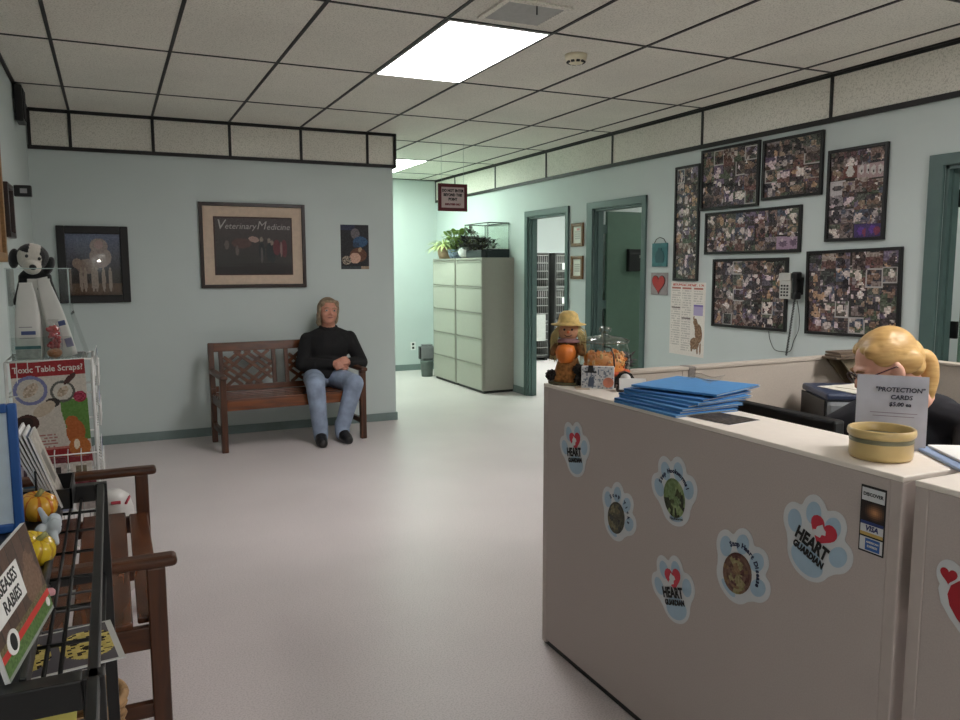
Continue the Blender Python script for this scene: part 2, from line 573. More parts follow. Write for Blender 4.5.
# return-air grille and smoke detector
t = thing('ceiling_vent', 'grey louvred air grille set in the ceiling tile beside the big light panel', 'vent', (1.91, 3.575, H))
m = MB()
for s_ in (-1, 1):
    m.box((s_ * .165, 0, -.006), (.03, .33, .012), .002).box((0, s_ * .15, -.006), (.30, .03, .012), .002)
part('frame', m, M_tile, t)
m = MB().box((0, 0, -.001), (.30, .27, .002), mi=1)
for k in range(12): m.box((0, -.125 + k * .0227, -.008), (.30, .016, .002), rot=(R(-30), 0, 0))
part('louvre', m, [mat('louvre_grey', (176, 178, 174), .5), mat('louvre_back', (128, 128, 124), .6)], t)
m = MB().cyl((0.0, -.13, 0), (0, -.13, -.05), .004)
part('lever', m, M_blackm, t)
t = thing('smoke_detector', 'round cream smoke detector on the ceiling to the right of the light panel', 'smoke detector', (2.56, 4.14, H))
part('body', MB().lathe([(.0, -.052), (.038, -.05), (.058, -.034), (.066, -.012), (.066, 0)], 28), mat('cream_plastic', (226, 218, 190), .5), t)
m = MB()
for k in range(10):
    a = 2 * PI * k / 10
    m.box((.05 * math.cos(a), .05 * math.sin(a), -.043), (.012, .02, .008), rot=(0, R(-30), a))
part('slot', m, M_black, t)
# ------------------------------------------------------------------ things on the walls
RB = -PI / 2      # facing -X (hung on the right wall / counter front)
RL = PI / 2       # facing +X (hung on the left wall)
def frame_mb(w, h, fw_, d, b=.003, mi=0):
    m = MB()
    for s_ in (-1, 1):
        m.box((s_ * (w / 2 - fw_ / 2), -d / 2, 0), (fw_, d, h), b, mi)
        m.box((0, -d / 2, s_ * (h / 2 - fw_ / 2)), (w - 2 * fw_ + .002, d, fw_), b, mi)
    return m

# dog picture in a wide black frame
t = thing('framed_picture', 'dog picture in a wide black frame, left end of the bench wall', 'picture', (-.108, YB, 1.498))
part('frame', frame_mb(.525, .62, .062, .03, .006), M_bframe, t)
def dogpic(u, v):
    rng = random.Random(int(u * 60) * 977 + int(v * 70) * 131)
    c = mixc((52, 44, 40), (96, 104, 130), max(0, min(1, (v - .25) * 1.5)))
    if v < .2: c = (96, 74, 56)
    if ell(u, v, .62, .62, .2, .17) or ell(u, v, .60, .80, .16, .12): c = (152, 134, 128)
    if ell(u, v, .60, .82, .08, .07): c = (170, 140, 136)
    if ell(u, v, .38, .47, .2, .12): c = (140, 122, 112)
    if ell(u, v, .20, .52, .09, .08): c = (150, 130, 118)
    for x in (.26, .33, .47, .53, .66, .78):
        if ell(u, v, x, .26, .035, .2): c = (158, 142, 130)
    return jit(c, rng, 12)
part('print', MB().sheet(.41, .505, 80, 96, dogpic, Matrix.Translation((0, -.008, 0))), PRINT, t)
part('glass', MB().span((-.203, -.014, -.25), (.203, -.012, .25)), glass('clear_picture_glass', (250, 250, 250), .002), t)

# the lettered veterinary picture
t = thing('framed_picture', 'wide picture lettered Veterinary Medicine in a dark frame with a cream mat, above the bench', 'picture', (1.166, YB, 1.663))
part('frame', frame_mb(.905, .735, .03, .028), M_dframe, t)
part('mat_board', MB().box((0, -.006, 0), (.86, .008, .69)), mat('cream_mat', (222, 200, 178), .8), t)
part('inner_trim', frame_mb(.672, .505, .010, .003, 0), mat('dark_red_trim', (70, 34, 30), .6), t, loc=(0, -.010, -.004))
def vetpic(u, v):
    rng = random.Random(int(u * 90) * 977 + int(v * 70) * 131)
    c = mixc((48, 44, 42), (80, 70, 70), max(0, min(1, (v - .1) * 1.2)))
    if v < .14: c = (32, 24, 22)
    if .14 < v < .2 and u > .35: c = (40, 34, 32)
    if ell(u, v, .34, .55, .13, .09): c = (92, 66, 62)
    if ell(u, v, .50, .62, .07, .05, -.4): c = (180, 150, 140)
    if ell(u, v, .28, .42, .022, .09) or ell(u, v, .15, .52, .03, .08): c = (112, 100, 92)
    for x, y in ((.6, .62), (.7, .6), (.74, .56)):
        if ell(u, v, x, y, .022, .05): c = (150, 138, 126)
        if ell(u, v, x, y - .2, .04, .16): c = (32, 40, 42)
    if ell(u, v, .60, .34, .018, .14): c = (96, 92, 88)
    if ell(u, v, .80, .48, .05, .14) or ell(u, v, .9, .46, .04, .16): c = (104, 44, 52)
    if ell(u, v, .86, .45, .015, .14): c = (150, 120, 116)
    return jit(c, rng, 9)
part('print', MB().sheet(.655, .49, 128, 96, vetpic, Matrix.Translation((0, -.0125, -.004))), PRINT, t)
M_silver = mat('silver_lettering', (186, 180, 176), .5)
text('V', .120, M_silver, t, (-.282, -.014, .176), shear=.25)
text('eterinary', .074, M_silver, t, (-.113, -.014, .166), shear=.25, sx=.98)
text('M', .105, M_silver, t, (.065, -.014, .174), shear=.25, off=-.0008)
text('edicine', .074, M_silver, t, (.212, -.014, .164), shear=.25, sx=.98)
part('glass', MB().span((-.424, -.020, -.339), (.424, -.018, .339)), M_frame_glass, t)

def poster2(u, v):
    rng = random.Random(int(u * 40) * 977 + int(v * 60) * 131)
    c = (24, 25, 30)
    if v > .88 and u < .5: c = (34, 40, 66)
    if ell(u, v, .52, .80, .16, .12): c = (98, 92, 96)
    if ell(u, v, .70, .62, .26, .12): c = (44, 78, 112)
    if ell(u, v, .55, .55, .12, .06): c = (30, 56, 84)
    if ell(u, v, .62, .32, .30, .16): c = (96, 58, 40)
    if ell(u, v, .5, .25, .2, .12): c = (196, 156, 136)
    if ell(u, v, .2, .2, .16, .1): c = (170, 156, 138) if rng.random() > .35 else (40, 34, 32)
    if ell(u, v, .68, .44, .07, .05, .5): c = (166, 140, 110)
    if v < .07: c = (52, 60, 62) if u < .72 else (150, 130, 110)
    return jit(c, rng, 16)
solo('poster', MB().span((-.134, -.0025, -.204), (.134, 0, .204)).sheet(.268, .408, 60, 90, poster2, Matrix.Translation((0, -.003, 0))), PRINT,
     'small dark poster with a blue bird, taped up near the hall corner', 'poster', (2.08, YB, 1.660))

# photo collages on the right wall
PH_PAL = [((96, 82, 66), (58, 46, 38)), ((74, 84, 66), (150, 128, 96)), ((52, 54, 60), (168, 160, 150)), ((120, 96, 80), (36, 30, 28)),
          ((84, 96, 70), (206, 196, 178)), ((110, 98, 118), (60, 44, 40)), ((70, 58, 54), (176, 140, 96)), ((132, 126, 122), (44, 42, 44)),
          ((64, 78, 92), (188, 178, 164)), ((92, 60, 56), (212, 200, 186)), ((56, 66, 52), (30, 26, 26)), ((150, 138, 120), (88, 58, 40)),
          ((86, 72, 96), (206, 188, 186)), ((44, 42, 44), (128, 100, 74))]
def snap_fn(rng):
    a, b = rng.choice(PH_PAL)
    hz = rng.uniform(.2, .7)
    g2 = rng.choice([(84, 78, 60), (70, 88, 58), (120, 108, 96), (60, 52, 48), (108, 70, 58), (88, 84, 92), (50, 46, 46)])
    bl = []
    for k in range(rng.randint(7, 12)):
        c = b if k % 3 == 0 else rng.choice(rng.choice(PH_PAL))
        bl.append((rng.uniform(0, 1), rng.uniform(0, 1), rng.uniform(.06, .24), rng.uniform(.06, .22), rng.uniform(0, 3), c))
    bl.append((rng.uniform(.35, .65), rng.uniform(.35, .6), .2, .2, 0, b))
    white = rng.random() < .08
    sd = rng.randint(0, 9999)
    def fn(u, v):
        r_ = random.Random(sd + int(u * 40) * 977 + int(v * 40) * 131)
        c = a if v > hz else g2
        for e in bl:
            if ell(u, v, e[0], e[1], e[2], e[3], e[4]): c = e[5]
        if white and (u < .07 or u > .93 or v < .07 or v > .93): return (196, 192, 188)
        g_ = sum(c) / 3
        return jit(tuple(1.14 * (g_ + (x - g_) * .75) + (2, -3, 3)[k_] for k_, x in enumerate(c)), r_, 34)
    return fn
def collage(y0, y1, z0, z1, label, seed, cell, tilt=0.0, specials=()):
    rng = random.Random(seed)
    w, h = y1 - y0, z1 - z0
    t = thing('photo_collage', label, 'photo collage', (XR, (y0 + y1) / 2, (z0 + z1) / 2), rot=(0, R(tilt), RB), group='framed photo collages on the right wall')
    part('frame', frame_mb(w, h, .02, .024), M_bframe, t)
    iw, ih = w - .036, h - .036
    part('backing', MB().box((0, -.003, 0), (iw, .006, ih)), mat('collage_backing', (60, 54, 50), .8), t)
    nx = max(1, round(iw / cell)); ny = max(1, round(ih / (cell * .92)))
    k = 0
    for j in range(ny):
        for i in range(nx):
            pw = iw / nx * rng.uniform(.92, 1.22); ph = ih / ny * rng.uniform(.92, 1.22)
            x = (i + .5) / nx * iw - iw / 2 + rng.uniform(-.012, .012); z = (j + .5) / ny * ih - ih / 2 + rng.uniform(-.012, .012)
            x = max(-iw / 2 + pw / 2, min(iw / 2 - pw / 2, x)); z = max(-ih / 2 + ph / 2, min(ih / 2 - ph / 2, z))
            k += 1
            fn = specials[(i, j)] if (i, j) in specials else snap_fn(rng)
            part('photo', MB().sheet(pw, ph, 12, 12, fn), PRINT, t, loc=(x, -.0065 - .0002 * k, z), rot=(0, R(rng.uniform(-1.2, 1.2)), 0))
    part('glass', MB().span((-iw / 2, -.0185, -ih / 2), (iw / 2, -.0175, ih / 2)), M_frame_glass, t)
def flat_photo(base, marks):
    def fn(u, v):
        r_ = random.Random(int(u * 40) * 977 + int(v * 40) * 131)
        c = base
        for cx, cy, rx, ry, cc in marks:
            if ell(u, v, cx, cy, rx, ry): c = cc
        return jit(c, r_, 10)
    return fn
dogs2 = flat_photo((186, 160, 160), [(.28, .5, .18, .3, (225, 220, 216)), (.72, .5, .18, .3, (222, 216, 212)), (.28, .42, .05, .08, (50, 40, 40)), (.72, .42, .05, .08, (50, 40, 40))])
whitecard = flat_photo((214, 208, 208), [(.5, .5, .34, .2, (84, 78, 80)), (.42, .56, .1, .12, (120, 110, 110))])
purple = flat_photo((70, 50, 110), [(.4, .5, .2, .3, (104, 66, 160)), (.7, .4, .2, .3, (140, 60, 90))])
lilac = flat_photo((176, 150, 172), [(.5, .45, .3, .25, (120, 100, 120)), (.4, .7, .12, .12, (210, 190, 200))])
white_dog = flat_photo((120, 70, 60), [(.5, .4, .3, .36, (216, 210, 204)), (.5, .76, .16, .16, (224, 220, 214))])
teal = flat_photo((60, 120, 104), [(.5, .4, .2, .3, (34, 30, 30))])
collage(5.058, 5.360, 1.354, 2.285, 'tall narrow photo collage in a thin black frame, leftmost of the wall group', 11, .105)
collage(4.424, 5.045, 1.908, 2.377, 'squarish photo collage in the top row, right beside the tall narrow one', 12, .11)
collage(3.860, 4.394, 1.940, 2.360, 'photo collage high in the group, between the squarish one and the upright one', 13, .115, specials={(4, 0): teal})
collage(3.373, 3.815, 1.628, 2.215, 'upright photo collage with two white dogs at its top corner, nearest the right doorway', 14, .108,
        specials={(2, 4): dogs2, (3, 4): dogs2, (0, 3): whitecard, (1, 4): white_dog, (3, 0): purple, (2, 0): purple})
collage(4.018, 4.980, 1.565, 1.888, 'long low photo collage across the middle of the wall group', 15, .105, specials={(7, 0): lilac, (8, 0): lilac})
collage(4.118, 4.874, 1.008, 1.530, 'photo collage at the lower left of the group, behind the wall telephone', 16, .10, tilt=-.4)
collage(3.236, 3.950, 1.020, 1.577, 'large photo collage at the lower right, partly behind the receptionist', 17, .112, tilt=-1.2)

# two small certificates between the doors
for z, lb in ((1.795, 'small gilt wooden frame between the two doorways, the upper one'), (1.468, 'small gilt wooden frame between the two doorways, the lower one')):
    t = thing('small_frame', lb, 'picture frame', (XR, 6.885, z), RB, group='small frames between the doorways')
    part('frame', frame_mb(.225, .234, .034, .022, .005), wood('gilt_wood', (92, 62, 34), (134, 96, 56), .4, 0, 12), t)
    def cert(u, v, z=z):
        if .2 < u < .8 and any(abs(v - k) < .03 for k in (.3, .42, .54, .66)): return (178, 178, 168)
        if z > 1.6 and .4 < u < .75 and .74 < v < .88: return (190, 130, 120)
        return (222, 224, 212)
    part('print', MB().sheet(.165, .172, 20, 24, cert, Matrix.Translation((0, -.008, 0))), PRINT, t)

# teal plaque and heart plaque
t = thing('wall_plaque', 'small teal painted plaque with a wire hanger, above the red heart', 'plaque', (XR, 5.553, 1.572), RB)
part('panel', MB().box((0, -.008, 0), (.20, .016, .20), .002), mat('teal_board', (58, 112, 116), .6, var=.25, scale=12), t)
pot = [(-.05, -.055), (.05, -.055), (.062, .0), (.045, .04), (.03, .045), (.02, .07), (-.02, .07), (-.03, .045), (-.045, .04), (-.062, 0)]
part('motif', MB().prism(pot, .004, M=Matrix.Translation((0.01, -.0205, -.012))), mat('dark_teal', (30, 78, 84), .5), t)
part('hanger', MB().tube([(-.08, -.008, .10), (-.05, -.01, .135), (0, -.012, .15), (.05, -.01, .135), (.08, -.008, .10)], .003), M_blackm, t)
t = thing('wall_plaque', 'grey square plaque carrying a big red heart', 'plaque', (XR, 5.552, 1.325), RB)
part('panel', MB().box((0, -.007, 0), (.22, .014, .19), .002), mat('grey_board', (150, 142, 142), .6, var=.15, scale=15), t)
def heart(r, n=28):
    ps = []
    for i in range(n):
        a = 2 * PI * i / n
        ps.append((r * 16 * math.sin(a) ** 3 / 17, r * (13 * math.cos(a) - 5 * math.cos(2 * a) - 2 * math.cos(3 * a) - math.cos(4 * a)) / 17))
    return ps[::-1]
part('heart', MB().prism(heart(.088), .006, M=Matrix.Translation((0, -.020, .005))), mat('heart_red', (172, 40, 40), .45), t)
part('heart_rim', MB().prism(heart(.096), .004, M=Matrix.Translation((0, -.0175, .005))), mat('heart_dark', (70, 26, 28), .5), t)

# wall chart with a cat
def chart(u, v):
    r_ = random.Random(int(u * 44) * 977 + int(v * 62) * 131)
    c = (226, 220, 212)
    if .06 < u < .94 and .945 < v < .975: return (196, 120, 110) if r_.random() > .35 else c
    for cx in (.16, .47, .8):
        if abs(u - cx) < .13 and .90 < v < .925: return (176, 104, 92)
    if .68 < u < .94 and .56 < v < .70: return (120, 104, 170) if v > .675 else (172, 160, 196)
    if abs(u - .16) < .13 and .64 < v < .655: return (110, 96, 92)
    if abs(u - .47) < .13 and .50 < v < .515: return (110, 96, 92)
    for cx, lo in ((.16, .12), (.47, .06), (.8, .72)):
        if abs(u - cx) < .13 and lo < v < .89 and int(v * 62) % 2 == 0 and r_.random() > .25: return (190, 184, 178)
    if ell(u, v, .84, .32, .10, .13, .3) or ell(u, v, .74, .47, .055, .05) or ell(u, v, .77, .42, .05, .07) or ell(u, v, .74, .18, .13, .08) \
            or ell(u, v, .70, .52, .02, .03) or ell(u, v, .66, .12, .03, .06) or ell(u, v, .82, .10, .025, .06) or ell(u, v, .9, .12, .025, .08):
        return jit((128, 98, 74), r_, 30)
    return jit(c, r_, 4)
solo('wall_chart', MB().span((-.216, -.002, -.303), (.216, 0, .303)).sheet(.432, .606, 88, 124, chart, Matrix.Translation((0, -.0025, 0))), PRINT,
     'white printed chart with columns of text and a brown cat, under the narrow collage', 'chart', (XR, 5.185, 1.042), rot=(0, R(.6), RB))

# wall telephone with handset and curly cord
t = thing('wall_telephone', 'white wall telephone with a black handset and curly cord, between two collages', 'telephone', (XR, 4.055, 1.335), RB)
part('body', MB().box((-.03, -.04, 0), (.105, .06, .18), .008).box((-.03, -.065, .062), (.105, .03, .05), .006), mat('grey_phone', (186, 186, 180), .4), t)
m = MB()
for i in range(3):
    for j in range(4): m.box((-.058 + .026 * i, -.0715, -.065 + .022 * j), (.014, .006, .012), .002)
part('keypad', m, M_blackm, t)
part('handset', MB().box((.052, -.062, .0), (.032, .035, .14), .012).box((.052, -.05, .072), (.046, .06, .052), .012).box((.052, -.05, -.066), (.044, .06, .05), .012), M_blackm, t)
part('bracket', MB().box((0.0, -.01, 0), (.14, .02, .12), .004), M_blackm, t)
pts = []
for k in range(241):
    f = k / 240
    a = f * 2 * PI * 36
    pts.append((.03 - .055 * f + .008 * math.cos(a), -.035 + .006 * math.sin(a), -.085 - .40 * f))
part('curly_cord', MB().tube(pts, .0028, 5), M_blackm, t)
wpts = [(.045, -.03, -.10), (.06, -.02, -.2), (.055, -.015, -.3), (.015, -.012, -.38), (-.015, -.012, -.455), (-.09, -.012, -.465), (-.16, -.012, -.455), (-.205, -.012, -.39), (-.22, -.012, -.33)]
def smooth_path(p, n=6):
    p = [Vector(q) for q in p]; out = []
    for i in range(len(p) - 1):
        a = p[max(0, i - 1)]; b = p[i]; c = p[i + 1]; d = p[min(len(p) - 1, i + 2)]
        for k in range(n):
            s_ = k / n
            out.append(.5 * ((2 * b) + (-a + c) * s_ + (2 * a - 5 * b + 4 * c - d) * s_ ** 2 + (-a + 3 * b - 3 * c + d) * s_ ** 3))
    out.append(p[-1])
    return out
part('line_cable', MB().tube(smooth_path(wpts), .0025, 6), M_blackm, t)

# hanging sign in the hall mouth
t = thing('hanging_sign', 'red-framed DO NOT ENTER sign hanging from the ceiling at the hall mouth', 'sign', (3.152, 7.4, 2.165))
M_red = mat('dark_red_frame', (92, 26, 34), .5)
part('panel', MB().box((0, 0, 0), (.27, .012, .225)), mat('sign_pink_grey', (196, 178, 176), .6), t)
part('frame', frame_mb(.315, .27, .034, .024, .003), M_red, t, loc=(0, .012, 0))
for s_, sz, z, mm in (('DO NOT ENTER', .037, .066, M_ink), ('BEYOND THIS', .037, .024, M_ink), ('POINT', .037, -.018, M_ink), ('EMPLOYEES ONLY', .024, -.068, mat('sign_red_ink', (110, 40, 50), .6))):
    text(s_, sz, mm, t, (0, -.0068, z), off=.0022, sx=.86)
for s_ in (-1, 1):
    part('hanger_wire', MB().cyl((s_ * .12, 0, .13), (s_ * .12, 0, H - 2.165), .0015, n=6), M_steel, t)

# hall outlet
t = thing('wall_outlet', 'white electrical outlet low on the end wall of the hall', 'outlet', (3.922, YH, .35))
part('plate', MB().box((0, -.003, 0), (.075, .006, .12), .002), M_white, t)
for z in (-.026, .026):
    part('socket', MB().box((0, -.0065, z), (.034, .003, .034), .001), M_blackm, t, label='dark socket')

# left wall: speaker high up, dark frame, little box sign, cork board edge
t = thing('wall_speaker', 'black speaker box mounted high in the corner at the left end of the bench wall', 'speaker', (XL, 6.36, 2.700), RL)
part('cabinet', MB().box((0, -.035, -.125), (.20, .05, .24), .008), M_blackm, t)
part('grille', MB().box((0, -.0625, -.125), (.17, .006, .20), .002), mat('speaker_cloth', (34, 34, 36), .9, bump=.4), t)
part('bracket', MB().box((0, -.006, -.13), (.08, .012, .10)), M_steel, t)
t = thing('framed_notice', 'narrow dark wood frame seen edge-on, high on the left wall', 'picture frame', (XL, 5.40, 1.80), RL)
part('frame', frame_mb(.30, .31, .03, .035), M_dframe, t)
part('print', MB().box((0, -.006, 0), (.25, .01, .26)), M_paper, t)
t = thing('wall_box', 'little black box with a white label jutting from the left wall above the stuffed dog', 'box', (XL, 5.98, 1.965), RL)
part('housing', MB().box((0, -.05, 0), (.06, .10, .072), .005), M_blackm, t)
part('label_plate', MB().box((-.0305, -.055, 0), (.002, .04, .03), .0005), mat('label_grey', (150, 150, 150), .5), t)
t = thing('notice_board', 'tan wood-edged notice board on the left wall, at the very edge of the photo', 'board', (XL, 4.62, 1.85), RL)
part('frame', frame_mb(.9, .70, .05, .03), wood('tan_wood', (120, 92, 58), (150, 116, 74), .5, 0, 6), t)
part('cork', MB().box((0, -.006, 0), (.82, .01, .62)), mat('cork', (150, 116, 80), .9, var=.25, scale=120), t)

# unseen bulb added behind the camera for the glint in the dog picture's glass
t = thing('glint_bulb', 'unseen bulb added behind the camera to make the glint in the dog picture', 'lamp', (-.172, YF, 1.625), PI)
part('bracket', MB().box((0, -.01, 0), (.06, .02, .10), .004).cyl((0, -.02, -.02), (0, -.07, -.02), .008), M_steel, t)
part('bulb', MB().ball((0, -.085, 0), .024), emit('bulb_glow', (255, 252, 246), 90.0), t)
# ------------------------------------------------------------------ hall: filing cabinets and what stands on them
M_cab = mat('putty_steel', (150, 148, 138), .45, var=.02)
M_cabd = mat('putty_steel_drawer', (170, 170, 158), .42, var=.02)
def cabinet(y0, y1, label):
    w = y1 - y0
    t = thing('filing_cabinet', label, 'filing cabinet', (XR - .2125, (y0 + y1) / 2, 0), RB, group='putty lateral filing cabinets')
    d = .415; hh = 1.585
    b = MB().span((-w / 2, -d / 2 + .02, .03), (w / 2, d / 2, hh - .02), .003)
    b.span((-w / 2, -d / 2, hh - .025), (w / 2, d / 2, hh), .004)
    b.span((-w / 2, -d / 2, .03), (-w / 2 + .018, -d / 2 + .03, hh - .02)).span((w / 2 - .018, -d / 2, .03), (w / 2, -d / 2 + .03, hh - .02))
    part('body', b, M_cab, t)
    part('plinth', MB().span((-w / 2 + .01, -d / 2 + .03, 0), (w / 2 - .01, d / 2, .03)), M_blackm, t)
    n = 5; z0 = .035; dh = (hh - .03 - z0) / n
    for k in range(n):
        za = z0 + k * dh
        dr = part('drawer', MB().span((-w / 2 + .02, -d / 2 - .004, za + .003), (w / 2 - .02, -d / 2 + .02, za + dh - .022), .003)
                  .box((0, -d / 2 + .003, za + dh - .013), (w - .04, .03, .006), .001, rot=(R(18), 0, 0)), M_cabd, t)
        part('pull', MB().box((0, -d / 2 + .002, za + dh - .010), (w - .05, .018, .010), .003), M_cab, dr)
    part('lock', MB().cyl((w / 2 - .06, -d / 2 - .005, hh - .05), (w / 2 - .06, -d / 2 + .01, hh - .05), .008), M_steel, t)
cabinet(8.275, 9.035, 'five-drawer putty filing cabinet with the glass tank on top, nearer the doorway')
cabinet(9.055, 9.800, 'five-drawer putty filing cabinet under the plants, farther down the hall')
CZ = 1.585
# glass tank
t = thing('glass_tank', 'clear glass tank with a thin dark lid on top of the nearer filing cabinet', 'tank', (4.155, 8.72, CZ))
w, d, hh = .28, .66, .41
M_tank = glass('tank_glass', (250, 252, 250), .03, tint=.01)
m = MB()
for s_ in (-1, 1):
    m.box((s_ * (w / 2 - .002), 0, hh / 2), (.004, d, hh)); m.box((0, s_ * (d / 2 - .002), hh / 2), (w - .008, .004, hh))
part('pane', m, M_tank, t)
for sx in (-1, 1):
    for sy in (-1, 1): part('edge', MB().box((sx * (w / 2 - .003), sy * (d / 2 - .003), hh / 2), (.008, .008, hh)), mat('tank_edge', (96, 104, 102), .4), t)
m = MB()
for sx in (-1, 1):
    m.box((sx * (w / 2 - .003), 0, hh - .004), (.012, d, .012)); m.box((0, sx * (d / 2 - .003), hh - .004), (w - .01, .012, .012))
part('lid', m, M_blackm, t)
part('base', MB().box((0, 0, .05), (w + .006, d + .006, .10), .003), mat('tank_base', (30, 40, 44), .5), t)

TANK = t

def leaf_shape(mb, base, direc, up, L, W, mi=0, droop=.25, n=5):
    base = Vector(base); d_ = Vector(direc).normalized(); u_ = Vector(up).normalized()
    s_ = d_.cross(u_)
    if s_.length < 1e-4: s_ = d_.orthogonal()
    s_.normalize()
    vs = []; fs = []
    for i in range(n + 1):
        f = i / n
        p = base + d_ * (L * f) - Vector((0, 0, 1)) * (droop * L * f * f)
        ww = W * math.sin(PI * min(1, f * .92 + .06)) * .5
        vs += [p - s_ * ww, p + Vector((0, 0, -.15 * ww)), p + s_ * ww]
    for i in range(n):
        a = i * 3
        fs += [[a, a + 1, a + 4, a + 3], [a + 1, a + 2, a + 5, a + 4]]
    mb.add(vs, fs, mi, True)
def bush(seed, n, c, spread, L, W, hmin, hmax, mi=0, droop=.3):
    rng = random.Random(seed); m = MB(); st = MB()
    for k in range(n):
        a = rng.uniform(0, 2 * PI); e = rng.uniform(.15, 1.2)
        h_ = rng.uniform(hmin, hmax)
        p = Vector((c[0] + spread * rng.uniform(0, .5) * math.cos(a), c[1] + spread * rng.uniform(0, .5) * math.sin(a), c[2] + h_))
        d_ = Vector((math.cos(a) * math.cos(e), math.sin(a) * math.cos(e), math.sin(e) * .7))
        leaf_shape(m, p, d_, (0, 0, 1), L * rng.uniform(.7, 1.2), W * rng.uniform(.8, 1.2), mi, droop)
        if k % 4 == 0: st.tube([Vector((c[0], c[1], c[2])), (Vector((c[0], c[1], c[2])) + p) / 2 + Vector((0, 0, .01)), p], .002, 5)
    return m, st
M_lgreen = mat('leaf_green', (128, 150, 80), .5, var=.3, scale=25)
M_lpale = mat('leaf_pale', (178, 192, 128), .55, var=.2, scale=25)
M_ldark = mat('leaf_dark', (44, 40, 38), .5, var=.35, scale=25)
M_lred = mat('leaf_bronze', (84, 72, 52), .5, var=.35, scale=30)
M_stem = mat('stem', (88, 92, 50), .6)
M_soil = mat('soil', (50, 38, 30), .95, var=.3, scale=80, bump=.5)
def potted(name, label, loc, pr, ph, pot_mat, leaf_mat, bush_args, wide=1.1, pat=None):
    t = thing(name, label, 'plant', loc)
    part('pot', MB().lathe([(pr * .72, 0), (pr * .9, ph * .4), (pr, ph * .9), (pr * wide, ph), (pr * .9, ph), (pr * .85, ph * .86), (0, ph * .86)], 20), pot_mat, t)
    part('soil', MB().lathe([(pr * .84, 0), (0, .004)], 20), M_soil, t, loc=(0, 0, ph * .86))
    m, st = bush(*bush_args)
    part('leaves', m, leaf_mat, t); part('stem', st, M_stem, t)
    return t
potted('spider_plant', 'pale arching spider plant in a tan pot at the far end of the cabinets', (3.965, 9.58, CZ), .10, .16, mat('tan_pot', (186, 156, 128), .6), M_lpale,
       (3, 110, (0, 0, .14),   .12, .25, .020, 0, .05, 0, .55))
blue_pat = mat('blue_white_glaze', (150, 166, 190), .25, var=.75, scale=38)
potted('potted_plant', 'bushy green plant in a blue and white glazed bowl on the cabinets', (3.985, 9.245, CZ), .11, .11, blue_pat, M_lgreen,
       (4, 170, (0, 0, .08), .30, .11, .055, 0, .26, 0, .3))
potted('potted_plant', 'bronze-leaved plant standing behind the white round vase on the cabinets', (4.13, 9.13, CZ), .06, .12, mat('brown_pot', (82, 62, 50), .6), M_lred,
       (5, 90, (0, 0, .10), .14, .09, .045, .04, .27, 0, .3))
t = thing('round_vase', 'round white vase holding dark foliage, in front of the glass tank', 'vase', (3.945, 8.86, CZ))
part('body', MB().lathe([(.045, 0), (.085, .035), (.098, .075), (.08, .115), (.05, .135), (.044, .132), (.06, .1), (0, .09)], 24), M_white, t)
m, st = bush(8, 80, (0, 0, .11), .16, .09, .045, 0, .13, 0, .3)
part('leaves', m, M_ldark, t); part('stem', st, M_stem, t)
t = thing('planter_trough', 'low dark trough of dark-leaved plants in front of the glass tank', 'planter', (3.930, 8.53, CZ))
part('trough', MB().span((-.035, -.22, 0), (.035, .22, .09), .01), mat('trough_dark', (24, 32, 36), .5), t)
rng = random.Random(5)
m = MB(); st = MB()
for y in (-.18, -.06, .06, .18):
    a, b = bush(int(y * 100) + 40, 34, (0, y, .08), .12, .080, .042, 0, .15, 0, .3)
    m.v_off = len(m.v)
    m.add(a.v, a.f, 0, True); st.add(b.v, b.f, 0, True)
part('leaves', m, M_ldark, t); part('stem', st, M_stem, t)
m = MB(); st = MB()
for y in (-.24, -.10, .04, .18):
    a, b = bush(int(y * 100) + 90, 26, (-.03, y, .10), .07, .075, .040, 0, .13, 0, .3)
    m.add(a.v, a.f, 0, True); st.add(b.v, b.f, 0, True)
part('leaves', m, M_ldark, TANK); part('stem', st, M_stem, TANK)
part('pebbles', MB().box((0, 0, .104), (.26, .62, .012), .004), mat('white_pebbles', (200, 198, 196), .8, var=.35, scale=70), TANK)
# bin beside the cabinets
t = thing('waste_bin', 'small grey bin with a black shredder head, on the floor beside the far filing cabinet', 'bin', (3.86, 9.99, 0), R(-8))
part('bucket', MB().lathe([(.075, 0), (.09, .2), (.092, .225), (.084, .222), (.07, .01), (0, .01)], 24), mat('bin_grey', (92, 104, 100), .5), t)
part('shredder_head', MB().box((0, 0, .325), (.19, .10, .20), .03).box((0, 0, .43), (.15, .085, .02), .008), mat('shredder_grey', (120, 122, 124), .35), t)
part('front_panel', MB().box((-.098, 0, .325), (.02, .09, .17), .006), M_blackm, t)

